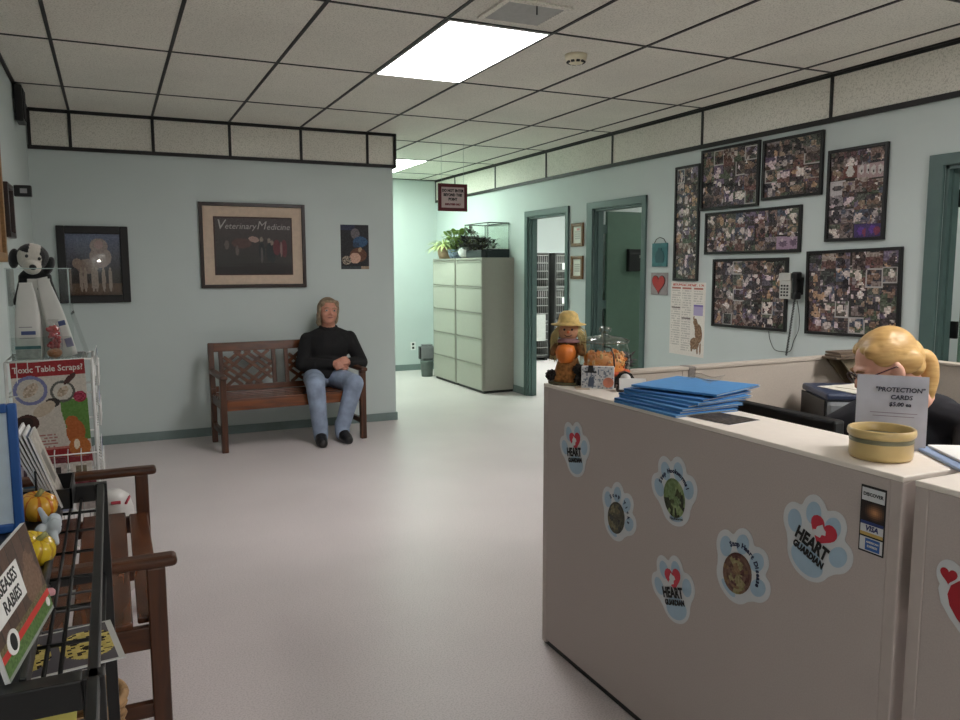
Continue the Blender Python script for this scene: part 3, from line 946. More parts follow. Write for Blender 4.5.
# cage room seen through the farther doorway
M_cage = mat('cage_steel', (150, 150, 146), .4, metal=.5)
def kennel(x0, x1, label):
    t = thing('animal_cage', label, 'cage', ((x0 + x1) / 2, 11.2, 0), group='cage banks in the back room')
    w = x1 - x0; hh = 1.70
    part('shell', MB().span((-w / 2, .28, .05), (w / 2, .30, hh)).span((-w / 2, -.3, .05), (-w / 2 + .02, .3, hh)).span((w / 2 - .02, -.3, .05), (w / 2, .3, hh))
         .span((-w / 2, -.3, hh - .02), (w / 2, .3, hh)).span((-w / 2, -.3, .05), (w / 2, .3, .07)), mat('cage_dark', (66, 66, 64), .5), t)
    for k in range(3):
        za = .08 + k * .54
        if k: part('shelf', MB().span((-w / 2 + .02, -.29, za - .02), (w / 2 - .02, .28, za)), M_cage, t)
        m = MB()
        for i in range(int(w / .035)):
            x = -w / 2 + .03 + i * .035
            if x < w / 2 - .03: m.cyl((x, -.31, za + .01), (x, -.31, za + .50), .004, n=5)
        for z in (.01, .13, .255, .38, .50): m.cyl((-w / 2 + .02, -.312, za + z), (w / 2 - .02, -.312, za + z), .009, n=6)
        dd = part('cage_door', m, M_cage, t)
        part('card', MB().span((-w / 2 + .12, -.322, za + .28), (-w / 2 + .34, -.319, za + .38)), M_paper, dd)
    part('foot', MB().span((-w / 2, -.28, 0), (-w / 2 + .05, .28, .05)).span((w / 2 - .05, -.28, 0), (w / 2, .28, .05)), M_blackm, t)
kennel(5.40, 6.28, 'steel barred cage bank, the left one seen through the hall doorway')
kennel(6.40, 7.28, 'steel barred cage bank, the right one seen through the hall doorway')
solo('cage_cover', MB().span((-.36, -.004, .0), (.36, 0, .42)).span((-.36, -.004, .415), (.36, .02, .42)), mat('towel_white', (176, 178, 172), .9),
     'white cloth hung over the lower left cage front in the back room', 'cloth', (5.85, 10.865, .32))

# document holder on the open leaf of the second doorway
t = thing('wall_file_holder', 'black file holder hung on the open green door', 'file holder', (4.86, 6.66, 1.54))
part('pocket', MB().span((-.12, -.05, -.11), (.12, -.044, .07), .003).span((-.12, -.044, -.11), (.12, 0, -.104)).span((-.12, -.044, -.104), (-.115, 0, .11))
     .span((.115, -.044, -.104), (.12, 0, .11)).span((-.115, -.006, -.104), (.115, 0, .11)), M_blackm, t)
part('papers', MB().span((-.10, -.036, -.10), (.11, -.012, .05)), mat('dark_folder', (44, 42, 40), .7), t)
part('label_plate', MB().span((.0, -.0525, .02), (.10, -.0505, .05)), mat('holder_label', (120, 122, 116), .6), t)
# ------------------------------------------------------------------ reception counter of upholstered panels
M_fab2 = mat('panel_fabric_beige', (182, 172, 160), .95, var=.05, scale=260, bump=.25, bscale=700)
M_fab = mat('panel_fabric', (186, 174, 169), .95, var=.05, scale=260, bump=.25, bscale=700)
M_cap = mat('panel_cap', (236, 227, 216), .55, var=.02)
M_post = mat('panel_post', (184, 172, 166), .6, var=.03)
M_postg = mat('panel_seam', (118, 112, 106), .6)
def cubicle(label, a, b, h=1.03, cap_in=0.0, th=.062, cap_mat=None, fab=None):
    """panel running from a to b (x,y of its outer face line), thickness to the right of a->b"""
    a = Vector((a[0], a[1], 0)); b = Vector((b[0], b[1], 0))
    L = (b - a).length; ang = math.atan2((b - a).y, (b - a).x)
    t = thing('cubicle_panel', label, 'office partition', a, ang)
    # local: x along the panel, -y towards inside
    part('fabric', MB().span((.028, -th + .006, .025), (L - .028, -.0, h - .012), .004), fab or M_fab, t)
    part('kick_strip', MB().span((.0, -th + .012, 0), (L, -.010, .025)), M_blackm, t)
    part('cap', MB().span((-.001, -th - cap_in, h - .013), (L + .001, .0015, h), .003), cap_mat or M_cap, t)
    part('end_post', MB().span((0, -th + .004, .012), (.03, .0010, h - .012), .003), cap_mat or M_post, t)
    part('end_post', MB().span((L - .03, -th + .004, .012), (L, .0010, h - .012), .003), cap_mat or M_post, t)
    return t
CX = 1.468
# running -y so the inner side (+x) lies at local +y ... built with a->b so that -y local points inside
def cub(label, a, b, **k): return cubicle(label, a, b, **k)
cub('front counter panel with the blue folders, bowl and paw stickers on it', (CX, 1.075), (CX, 2.577), cap_in=.178)
cub('nearest counter panel, cut by the right edge of the photo, with a red heart sticker', (CX, .34), (CX, 1.048), cap_in=.178)
cub('far end partition panel behind the treat jar, joined to the front counter', (CX + .058, 2.648), (2.165, 2.648), h=1.05, cap_mat=M_fab2, fab=M_fab2)
cub('long far partition panel behind the desk, from the grey seam to the corner', (2.200, 2.648), (3.258, 2.690), h=1.05, cap_mat=M_fab2, fab=M_fab2)
cub('right-hand partition panel behind the receptionist, parallel to the collage wall', (3.325, 2.69), (3.325, .9), h=1.05, cap_mat=M_fab2, fab=M_fab2)
solo('panel_connector', MB().span((2.166, 2.586, 0), (2.199, 2.650, 1.051), .003), M_postg, 'narrow grey upright seam between the two far partition panels', 'connector post')

# desk inside the cubicle
M_desk = mat('desk_laminate', (150, 140, 128), .5)
t = thing('desk', 'L-shaped desk top inside the counter, under the printer and monitor', 'desk', (1.54, .90, 0))
part('worktop', MB().span((0, 0, .71), (.60, 1.67, .74), .004).span((.602, 1.15, .71), (1.68, 1.67, .74), .004), M_desk, t)
for x, y in ((.03, .05), (.55, .05), (1.62, 1.2), (1.62, 1.6), (.03, 1.6)):
    part('leg', MB().span((x - .02, y - .02, 0), (x + .02, y + .02, .71), .003), M_blackm, t)
# monitor
t = thing('monitor', 'black flat monitor behind the counter, its top edge showing beyond the folders', 'monitor', (1.86, 1.78, .74), RL)
part('screen_housing', MB().box((0, 0, .155), (.42, .045, .265), .008).box((0, .03, .15), (.28, .03, .18), .01), M_blackm, t)
part('screen', MB().box((0, -.0235, .158), (.39, .002, .232)), mat('dark_screen', (14, 15, 18), .15), t)
part('neck', MB().box((0, .02, .05), (.06, .02, .08), .004), M_blackm, t)
part('foot', MB().box((0, .01, .008), (.22, .15, .016), .005), M_blackm, t)
# printer
t = thing('printer', 'grey and dark blue printer on the desk against the far partition panel', 'printer', (2.895, 2.315, .74), R(-30))
part('body', MB().box((0, 0, .09), (.44, .32, .18), .02), mat('printer_grey', (120, 124, 128), .45), t)
part('lid', MB().box((0, 0, .195), (.44, .32, .03), .01), mat('printer_navy', (52, 62, 86), .4), t)
part('front_panel', MB().box((.01, -.162, .09), (.33, .006, .13), .002), mat('printer_silver', (146, 150, 150), .4), t)
part('side_trim', MB().box((-.221, 0, .10), (.006, .30, .16), .002), M_blackm, t)
part('output_tray', MB().box((.01, -.175, .04), (.26, .05, .015), .004), M_blackm, t)
for i, (dx, dy, a) in enumerate(((.06, -.02, 4), (.02, .03, -7), (.09, .02, 12))):
    solo('paper_sheet', MB().box((0, 0, 0), (.28, .21, .002)), mat('paper_cream', (214, 210, 196), .7),
         ('lowest', 'middle', 'top')[i] + ' loose sheet of paper on the printer', 'paper', (2.895 + dx - .05, 2.315 + dy - .03, .9505 + .0022 * i), R(a), 'papers on the printer')
# hung file pocket with brown folders at the partition corner
t = thing('file_pocket', 'tan wedge-shaped file pocket hung on the far partition behind the receptionist', 'file pocket', (3.08, 2.617, .93))
wedge = [(-.10, .12), (.115, .12), (.115, .0), (.05, -.02)]
part('pocket', MB().prism([(x, z) for x, z in wedge], .006, M=Matrix.Translation((0, -.085, 0))).prism(wedge, .004, M=Matrix.Translation((0, -.005, 0)))
     .span((.111, -.085, 0), (.115, -.001, .12)), mat('tan_card', (120, 108, 88), .8), t)
for i, (w_, a, z) in enumerate(((.27, 0, 0), (.22, 4, .011), (.17, -5, .022))):
    solo('brown_folder', MB().box((0, 0, 0), (w_, .085, .010), .002), mat('folder_brown', (104, 90, 76), .8, var=.15, scale=20),
         ('bottom', 'middle', 'top')[i] + ' brown folder piled on the file pocket at the partition corner', 'folder', (3.06 - .012 * i, 2.545, 1.0555 + z), R(a), 'brown folders on the file pocket')

# ------------------------------------------------------------------ stickers on the counter front
M_stw = mat('sticker_white', (206, 208, 210), .6, var=.02)
M_stb = mat('sticker_blue', (162, 186, 204), .6, var=.04)
M_stk = M_ink
M_str = mat('sticker_red', (190, 44, 62), .55)
PAW = [(0, -.45, .60, .52, 0), (-.70, .10, .30, .40, .35), (-.30, .62, .30, .40, .12), (.30, .62, .30, .40, -.12), (.70, .10, .30, .40, -.35), (0, 0, .62, .55, 0)]
def union_outline(ells, n=96, grow=0.0):
    ps = []
    for i in range(n):
        a = -2 * PI * i / n
        best = 0.05; r = 0.02
        while r < 1.5:
            u, v = r * math.cos(a), r * math.sin(a)
            if any(ell(u, v, e[0], e[1], e[2] + grow, e[3] + grow, e[4]) for e in ells): best = r
            r += .01
        ps.append((best * math.cos(a), best * math.sin(a)))
    sm = []
    for i in range(n):
        p, q, w = ps[i - 1], ps[i], ps[(i + 1) % n]
        sm.append(((p[0] + 2 * q[0] + w[0]) / 4, (p[1] + 2 * q[1] + w[1]) / 4))
    return sm[::-1]
PAW_OUT = union_outline(PAW[:5] + [(0, 0, .80, .74, 0)], grow=.07)
def ellipse(cx, cy, rx, ry, ang=0, n=28):
    out = []
    for i in range(n):
        a = 2 * PI * i / n
        x, y = rx * math.cos(a), ry * math.sin(a)
        out.append((cx + x * math.cos(ang) - y * math.sin(ang), cy + x * math.sin(ang) + y * math.cos(ang)))
    return out
def arc_letters(s_, r, size, a0, a1, mtl, parent, c=(0, 0), y=-.002):
    n = len(s_); k = 0
    for word in s_.split(' '):
        out = MB()
        for ch in word:
            a = a0 + (a1 - a0) * k / (n - 1); k += 1
            me = text_mesh(ch, size, off=.0008, ext=.0003)
            T = Matrix.Translation((c[0] + r * math.cos(a), y, c[1] + r * math.sin(a))) @ Matrix.Rotation(-(a - PI / 2), 4, 'Y')
            out.add([v.co for v in me.vertices], [list(p.vertices) for p in me.polygons], 0, False, T)
            bpy.data.meshes.remove(me)
        k += 1
        part('lettering', out, mtl, parent)
def paw(y, z, s_, rotdeg, label, kind, stretch=1.0):
    t = thing('paw_sticker', label, 'sticker', (CX - .0005, y, z), rot=(0, R(rotdeg), RB), group='paw stickers on the counter front')
    S = lambda ps: [(p[0] * s_ * stretch, p[1] * s_) for p in ps]
    part('backing', MB().prism(S(PAW_OUT), .0012, M=Matrix.Translation((0, -.0012, 0))), M_stw, t)
    def pad(*e): part('blue_pad', MB().prism(S(ellipse(*e)), .0006, M=Matrix.Translation((0, -.0016, 0))), M_stb, t)
    for e in PAW[1:5]: pad(e[0], e[1], e[2] * .72, e[3] * .72, e[4])
    if kind == 'heart':
        pad(0, -.56, .50, .36)
        hp = [(p[0] * 1.0 + .10 * s_, p[1] + .38 * s_) for p in heart(.42 * s_)]
        hm = part('heart', MB().prism(hp, .0006, M=Matrix.Translation((0, -.0022, 0))), M_str, t)
        sil = [(-.18, .02), (-.1, -.02), (.0, .0), (.1, .02), (.12, .14), (.24, .2), (.2, .32), (.1, .36), (.02, .44), (-.06, .34), (-.12, .28), (-.12, .16), (-.2, .12)]
        part('silhouette', MB().prism([(p[0] * s_ * .8, p[1] * s_ * .8) for p in sil], .0005, M=Matrix.Translation((.02 * s_, -.0027, .18 * s_))), M_stw, hm)
        text('HEART', .44 * s_, M_stk, t, (-.04 * s_, -.0030, -.09 * s_), off=.020 * s_, sx=.74, ext=.0003)
        text('GUARDIAN', .235 * s_, M_stk, t, (-.02 * s_, -.0030, -.39 * s_), off=.014 * s_, sx=.80, ext=.0003)
    else:
        txt, pal, small = kind
        pad(0, -.78, .30, .12)
        rng = random.Random(len(txt) * 7)
        bl = [(rng.uniform(.1, .9), rng.uniform(.1, .9), rng.uniform(.05, .16), rng.uniform(.05, .16), rng.choice(pal)) for _ in range(26)]
        def fn(u, v):
            c = pal[0]
            for e in bl:
                if ell(u, v, e[0], e[1], e[2], e[3]): c = e[4]
            return jit(c, random.Random(int(u * 40) * 977 + int(v * 40) * 131), 18)
        # oval print
        m = MB(); n = 26
        vs = []; fs = []; cs = []
        for j in range(9):
            for i in range(n):
                a = 2 * PI * i / n; r = j / 8
                vs.append((.50 * s_ * r * math.cos(a), -.0022, (-.18 + .60 * r * math.sin(a)) * s_))
        for j in range(8):
            for i in range(n):
                k = (i + 1) % n
                fs.append([j * n + i, j * n + k, (j + 1) * n + k, (j + 1) * n + i])
                a = 2 * PI * (i + .5) / n; r = (j + .5) / 8
                cs.append(rgb(fn(.5 + .5 * r * math.cos(a), .5 + .5 * r * math.sin(a))))
        part('oval_photo', m.add(vs, fs, 0, False, None, cs), PRINT, t)
        arc_letters(txt, .68 * s_, .19 * s_, R(150), R(15), mat('navy_ink', (30, 36, 70), .6), t, (0, -.04 * s_), -.0022)
        if small: text(small, .12 * s_, M_ink, t, (0, -.0024, -.80 * s_), ext=.0003)
paw(2.351, .818, .093, -11, 'small paw sticker reading HEART GUARDIAN, nearest the far end of the counter', 'heart')
paw(2.083, .662, .093, 23, 'paw sticker with an olive-brown oval photo, lower left of the green one', ('Stop Ticks', [(66, 62, 46), (90, 84, 58), (44, 44, 40), (110, 100, 70)], ''))
paw(1.803, .808, .097, -11, 'paw sticker with a green oval photo, just below the blue folders', ('Stop Hookworms!', [(110, 130, 84), (60, 66, 30), (40, 44, 24), (134, 150, 100)], 'Hookworms'))
paw(1.794, .512, .094, -18, 'paw sticker reading HEART GUARDIAN lowest on the counter, under the green one', 'heart')
paw(1.527, .672, .100, 31, 'paw sticker with a reddish-brown oval photo, middle of the counter', ('Stop Heart Disease', [(104, 74, 60), (130, 100, 70), (80, 40, 36), (140, 130, 90)], ''))
paw(1.292, .822, .098, 21, 'largest-looking paw sticker reading HEART GUARDIAN, below the yellow bowl', 'heart')
# payment card sticker
t = thing('card_sticker', 'narrow black-edged sticker strip of payment card logos at the near end of the counter', 'sticker', (CX - .0005, 1.142, .917), RB)
part('backing', MB().box((0, -.0006, 0), (.062, .0012, .148)), M_ink, t)
def sunset(u, v):
    g_ = max(0, 1 - math.hypot((u - .6) / .5, (v - .5) / .5))
    return mixc((30, 18, 16), (214, 150, 96), g_)
part('discover_field', MB().box((0, -.0014, .055), (.056, .0006, .028)), M_stw, t)
text('DISCOVER', .0105, M_ink, t, (0, -.0019, .055), off=.0003, ext=.0002)
part('glow_field', MB().sheet(.056, .042, 12, 10, sunset, Matrix.Translation((0, -.0014, .018))), PRINT, t)
part('visa_field', MB().box((0, -.0014, -.020), (.056, .0006, .022)), M_stw, t)
part('visa_band', MB().box((0, -.0018, -.008), (.056, .0006, .007)), mat('visa_blue', (40, 56, 112), .5), t)
text('VISA', .016, mat('visa_ink', (34, 44, 100), .5), t, (0, -.0019, -.020), shear=.2, off=.0006, ext=.0002)
part('gold_band', MB().box((0, -.0018, -.0325), (.056, .0006, .007)), mat('visa_gold', (190, 160, 90), .5), t)
part('amex_field', MB().box((0, -.0014, -.055), (.056, .0006, .030)), M_stw, t)
part('amex_box', MB().box((.004, -.0018, -.055), (.036, .0006, .026)), mat('amex_blue', (44, 92, 160), .5), t)
text('AMERICAN', .0062, M_stw, t, (.004, -.0023, -.050), off=.0002, ext=.0002)
text('EXPRESS', .0068, M_stw, t, (.004, -.0023, -.059), off=.0002, ext=.0002)
# red heart sticker on the nearest panel
t = thing('heart_sticker', 'white-edged red heart sticker on the nearest counter panel at the right edge of the photo', 'sticker', (CX - .0005, .885, .80), RB)
h1 = [(p[0], p[1]) for p in heart(.085)]
part('backing', MB().prism([(p[0] * 1.25, p[1] * 1.25) for p in h1], .0012, M=Matrix.Translation((0, -.0012, 0))).prism(ellipse(-.078, .058, .028, .032), .0010, M=Matrix.Translation((0, -.0010, 0)))
     .prism(ellipse(-.030, .095, .030, .03), .0011, M=Matrix.Translation((0, -.0011, 0))), M_stw, t)
part('heart', MB().prism(h1, .0006, M=Matrix.Translation((0, -.0018, 0))), mat('sticker_dark_red', (168, 26, 40), .5), t)
part('small_heart', MB().prism([(p[0] - .080, p[1] + .058) for p in heart(.019)], .0006, M=Matrix.Translation((0, -.0018, 0))), MATS['sticker_dark_red'], t)

# ------------------------------------------------------------------ things on the counter
KZ = 1.03
# crock bowl
t = thing('crock_bowl', 'yellow stoneware crock bowl with a grey-green band on the counter', 'bowl', (1.572, 1.213, KZ))
M_crock = mat('crock_glaze', (206, 180, 124), .3, var=.08, scale=12)
BS = .88
part('body', MB().lathe([(r_ * BS, z_) for r_, z_ in [(.0, 0), (.066, 0), (.074, .004), (.076, .012), (.0755, .052), (.080, .054), (.0815, .060), (.080, .068), (.076, .070), (.072, .067), (.070, .05), (.066, .014), (.0, .010)]], 48), M_crock, t)
part('band', MB().lathe([(r_ * BS, z_) for r_, z_ in [(.0757, .040), (.0763, .041), (.0763, .049), (.0757, .050)]], 48), mat('crock_band', (118, 116, 92), .35), t)
# price card in a stand behind the bowl
t = thing('price_card', 'white lettered price card standing behind the yellow bowl', 'sign', (1.672, 1.268, KZ), R(-50))
part('card', MB().box((0, 0, .0875), (.152, .002, .175), rot=(R(-4), 0, 0)), mat('card_white', (196, 196, 208), .7), t)
for s_, sz, z, x in (('"PROTECTION"', .0150, .142, .016), ('CARDS', .0145, .124, .020), ('$5.00 ea', .0135, .107, .018)):
    text(s_, sz, mat('card_ink', (40, 40, 62), .6), t, (x, -.0018 - (.0875 - z) * -.0699, z), off=.0004, ext=.0003, shear=.1)
m = MB()
for k, z in enumerate((.086, .078, .070, .054, .046)): m.box((.005, -.0022 - (.0875 - z) * -.0699, z), (.10 - .012 * (k % 2), .0006, .0018))
part('fine_print', m, mat('faint_ink', (150, 140, 156), .6), t)
part('stand', MB().span((-.035, -.02, 0), (.035, .02, .003)).span((-.035, .008, .003), (.035, .011, .05)), M_clear, t)
# clipboard with papers
t = thing('clipboard', 'pale blue clipboard with white papers lying across the near end of the ledge', 'clipboard', (1.772, 1.074, KZ), R(-31))
part('board', MB().box((0, 0, .004), (.26, .22, .008), .003), mat('pale_blue_plastic', (150, 170, 206), .35), t)
part('papers', MB().box((.008, 0, .011), (.225, .20, .006), .001), M_paper, t)
part('clip', MB().box((.115, 0, .017), (.03, .10, .012), .003), M_steel, t)
solo('pink_slip', MB().box((0, 0, .0012), (.13, .16, .002)), mat('pink_paper', (214, 176, 176), .7), 'faded pink slip of paper lying on the nearest panel ledge', 'paper', (1.585, .78, KZ), R(5))
t = thing('letter_tray', 'black letter tray tower on the desk inside the counter, under the clipboard', 'desk tray', (1.865, 1.02, .74))
part('shell', MB().span((-.125, -.10, 0), (-.119, .10, .288)).span((.119, -.10, 0), (.125, .10, .288)).span((-.119, .094, 0), (.119, .10, .288)), M_blackm, t)
for z_ in (0, .095, .19, .282): part('shelf', MB().span((-.119, -.10, z_), (.119, .094, z_ + .006)), M_blackm, t)
# blue folders
M_blue = mat('folder_blue', (78, 142, 200), .5, var=.05)
M_blue2 = mat('folder_blue_dark', (60, 118, 180), .5, var=.05)
FN = ['bottom blue folder of the pile on the counter', 'second blue folder up in the counter pile', 'third blue folder up in the counter pile', 'fourth blue folder up in the counter pile',
      'fifth blue folder up in the counter pile', 'sixth blue folder up in the counter pile, just under the top', 'topmost blue folder of the counter pile, under the clear sleeve']
z = KZ
ENV = None
FOLD = [(1.578, 1.950, 1, .24), (1.590, 1.962, 4, .24), (1.604, 1.958, 2, .24), (1.622, 1.975, 7, .25), (1.640, 1.968, 10, .25), (1.655, 1.985, 15, .26), (1.694, 1.990, 20, .28)]
for i, (x, y, a, wd) in enumerate(FOLD):
    if i == 6:
        ENV = z; z += .0056
    t = thing('file_folder', FN[i], 'folder', (x, y, z), R(a), 'blue folders on the counter')
    th = .0068
    part('cover', MB().span((-wd / 2, -.15, 0), (wd / 2, .15, .0012)).span((-wd / 2, -.15, th - .0012), (wd / 2, .15, th)).span((-wd / 2, -.15, 0), (-wd / 2 + .0015, .15, th)), M_blue if i % 2 == 0 else M_blue2, t)
    part('papers', MB().span((-wd / 2 + .006, -.146, .0014), (wd / 2 + .012 * (i > 2), .140, th - .0014)), mat('folder_paper', (206, 200, 188), .75, var=.1, scale=60), t)
    z += th + .0006
FTOP = z
def crinkle(x, y_):
    return .012 * abs(math.sin(31 * x + 12 * y_)) + .006 * math.sin(57 * y_ - 20 * x)
m = MB(); vs = []; fs = []
for j in range(13):
    for i in range(19):
        x = (i / 18 - .5) * .13; y_ = (j / 12 - .5) * .10
        vs.append((x, y_, .001 + max(0, crinkle(x, y_)) * (1 if abs(y_) < .07 else .6)))
for j in range(12):
    for i in range(18):
        a = j * 19 + i; fs.append([a, a + 1, a + 20, a + 19])
solo('plastic_sleeve', m.add(vs, fs, 0, True), glass('crinkled_film', (246, 247, 248), .22, tint=.10), 'crumpled clear plastic sleeve on top of the blue folders', 'plastic sleeve', (1.775, 2.045, FTOP), R(25))
solo('manila_envelope', MB().box((0, 0, .003), (.23, .16, .005), .001), mat('manila', (206, 162, 110), .7), 'orange-tan envelope poking out under the topmost blue folder', 'envelope', (1.722, 1.955, ENV), R(20))
def darkcard(u, v):
    r_ = random.Random(int(u * 40) * 977 + int(v * 40) * 131)
    if u < .06 or u > .94 or v < .06 or v > .94: return (26, 22, 20)
    return jit((66, 58, 50), r_, 24)
solo('counter_notice', MB().span((-.085, -.0012, -.066), (.085, 0, .066)).sheet(.17, .132, 20, 16, darkcard, Matrix.Translation((0, -.0016, 0))), PRINT,
     'flat dark printed notice taped on the ledge between folders and bowl', 'notice', (1.575, 1.738, KZ), rot=(R(-90), 0, R(-82)))

# scarecrow figurine
FACE = R(-33)
t = thing('scarecrow_figurine', 'seated scarecrow figurine in a straw hat holding an orange pumpkin, far end of the counter', 'figurine', (1.545, 2.53, KZ), FACE)
M_straw = mat('straw', (214, 184, 116), .8, var=.2, scale=60)
M_burlap = mat('burlap', (186, 136, 104), .85, var=.12, scale=80)
M_plaid = mat('autumn_plaid', (120, 84, 48), .85, var=.5, scale=60)
part('base', MB().lathe([(.0, 0), (.072, 0), (.075, .004), (.07, .010), (0, .011)], 24), mat('moss_base', (86, 80, 52), .8, var=.3, scale=40), t)
part('skirt', MB().lathe([(.058, .0), (.055, .02), (.044, .06), (.036, .085), (0, .09)], 20, (0, 0, .010), wob=lambda a: 1 + .06 * math.sin(7 * a)), mat('autumn_skirt', (168, 112, 60), .85, var=.55, scale=70), t)
part('torso', MB().ball((0, 0, .125), (.042, .036, .05)).cap((-.04, -.005, .15), .016, (-.055, -.035, .12), .014).cap((.04, -.005, .15), .016, (.05, -.035, .12), .014), M_plaid, t)
pk = MB()
pk.lathe([(.0, -.036), (.022, -.034), (.036, -.014), (.038, .006), (.030, .028), (.010, .034), (0, .028)], 32, (-.008, -.052, .118), wob=lambda a: 1 - .07 * abs(math.sin(4 * a)))
pu = part('pumpkin', pk, mat('pumpkin_orange', (214, 118, 44), .45, var=.1), t)
part('stalk', MB().cyl((-.008, -.052, .140), (-.004, -.054, .156), .005, .003), M_stem, pu)
part('head', MB().ball((0, -.008, .198), (.040, .036, .038)), M_burlap, t)
part('collar', MB().lathe([(.02, .0), (.046, -.006), (.048, .0), (.02, .012)], 18, (0, -.006, .162), wob=lambda a: 1 + .14 * math.sin(9 * a)), mat('dusty_mauve_cloth', (140, 104, 104), .9), t)
hat = MB().lathe([(.064, .0), (.066, .003), (.045, .008), (.040, .014), (.034, .040), (.020, .052), (0, .054)], 28, (0, -.006, .220), wob=lambda a: 1 + .03 * math.sin(5 * a))
part('hat', hat, M_straw, t)
part('nose', MB().ball((0, -.046, .196), (.006, .007, .006)), mat('pumpkin_nose', (196, 104, 60), .5), t)
for s_ in (-1, 1):
    part('eye', MB().ball((s_ * .014, -.041, .205), .0042), M_ink, t)
part('mouth', MB().tube([(-.014, -.041, .186), (-.006, -.044, .181), (.006, -.044, .181), (.014, -.041, .186)], .0014, 5), M_ink, t)
rng = random.Random(9); hm = MB()
for k in range(110):
    s_ = -1 if k % 2 else 1
    a = rng.uniform(-.6, 1.1)
    p0 = Vector((s_ * .036 * math.cos(a * .6), -.008 - .028 * math.sin(a) + .01, .215 + rng.uniform(-.02, .004)))
    p2 = p0 + Vector((s_ * rng.uniform(.005, .034), rng.uniform(-.012, .014), -rng.uniform(.05, .125)))
    hm.tube([p0, (p0 + p2) / 2 + Vector((s_ * .010, 0, .005)), p2], [.0022, .0018, .0008], 4)
part('straw_hair', hm, mat('pale_straw', (190, 172, 120), .85, var=.2), t)
for k, (x, y, z_, r) in enumerate(((-.062, -.022, .033, .020), (.040, -.058, .060, .020), (.046, -.060, .022, .021))):
    m = MB().ball((x, y, z_), (r, r * .9, r))
    rg = random.Random(k)
    for q in range(60):
        a = rg.uniform(0, 2 * PI); b = math.asin(rg.uniform(-1, 1))
        n_ = Vector((math.cos(b) * math.cos(a), math.cos(b) * math.sin(a), math.sin(b)))
        m.cyl(Vector((x, y, z_)) + n_ * r * .85, Vector((x, y, z_)) + n_ * r * 1.16, .0042, .0012, 5)
    part('flower_head', m, mat('black_brown', (34, 28, 26), .85), t)
# glass treat jar
t = thing('treat_jar', 'round glass treat jar with a knobbed lid, full of orange treats', 'jar', (1.650, 2.445, KZ))
jw = [(.0, .002), (.045, .002), (.060, .010), (.080, .045), (.0855, .085), (.083, .125), (.076, .150), (.079, .158), (.076, .158)]
JS = 1.08
jw = [(r_ * JS, z_) for r_, z_ in jw]
part('bowl', MB().lathe(jw, 40), glass('jar_glass', (246, 248, 246), .03, tint=.07), t)
rng = random.Random(21); tm = MB()
for k in range(430):
    z_ = rng.uniform(.012, .118)
    rad = [.062, .078, .083, .080][min(3, int(z_ / .032))]
    a = rng.uniform(0, 2 * PI); rr = rad * math.sqrt(rng.uniform(.25, 1)) - .009
    tm.box((rr * math.cos(a), rr * math.sin(a), z_), (.022, .012, .008), .003, mi=k % 3, rot=(rng.uniform(0, 3), rng.uniform(0, 3), rng.uniform(0, 3)), seg=1)
tm.lathe([(.0, .006), (.05, .008), (.070, .05), (.074, .09), (.066, .112), (0, .116)], 24, mi=0)
tr = part('treats', tm, [mat('treat_orange', (232, 150, 70), .7), mat('treat_tan', (222, 172, 104), .7), mat('treat_brown', (206, 122, 56), .7)], t)
tr['kind'] = 'stuff'
part('lid', MB().lathe([(r_ * JS, z_) for r_, z_ in [(.081, .158), (.084, .163), (.080, .168), (.055, .178), (.025, .182), (.012, .186), (.012, .192), (.020, .198), (.021, .208), (.014, .215), (0, .216)]], 40), glass('lid_glass', (240, 244, 244), .04, tint=.22), t)
part('ribbon', MB().lathe([(.088, .040), (.0915, .041), (.0935, .052), (.0925, .054)], 40, wob=lambda a: 1.01 + .012 * math.sin(18 * a)), mat('red_orange_trim', (206, 92, 54), .6), t)
part('scoop_handle', MB().tube([(-.050, -.066, .150), (-.028, -.078, .146), (-.018, -.084, .12), (-.016, -.088, .075)], .003, 6), M_blackm, t)
# white painted plaque with a black hat and a pumpkin
t = thing('painted_plaque', 'small white painted plaque with a black hat and pink pumpkin, leaning before the treat jar', 'plaque', (1.572, 2.370, KZ), R(-36))
def speck(u, v):
    r_ = random.Random(int(u * 30) * 977 + int(v * 30) * 131)
    return jit((196, 196, 198), r_, 10) if r_.random() > .3 else jit((120, 128, 140), r_, 16)
part('panel', MB().span((-.058, -.010, 0), (.058, .0, .082), .002).sheet(.112, .078, 22, 16, speck, Matrix.Translation((0, -.0105, .041))), PRINT, t)
part('black_hat', MB().prism([(-.046, .058), (-.004, .058), (-.004, .063), (-.014, .064), (-.017, .084), (-.033, .084), (-.036, .064), (-.046, .063)], .004, M=Matrix.Translation((0, -.014, 0))), M_ink, t)
part('painted_pumpkin', MB().prism(ellipse(.038, .024, .019, .018), .005, M=Matrix.Translation((0, -.016, 0))), mat('pumpkin_pink', (196, 122, 96), .6, var=.15), t)
part('painted_cat', MB().prism([(-.034, .008), (-.014, .008), (-.012, .03), (-.016, .046), (-.022, .04), (-.027, .046), (-.032, .034)], .003, M=Matrix.Translation((0, -.0135, 0))), mat('slate_paint', (80, 90, 108), .6), t)
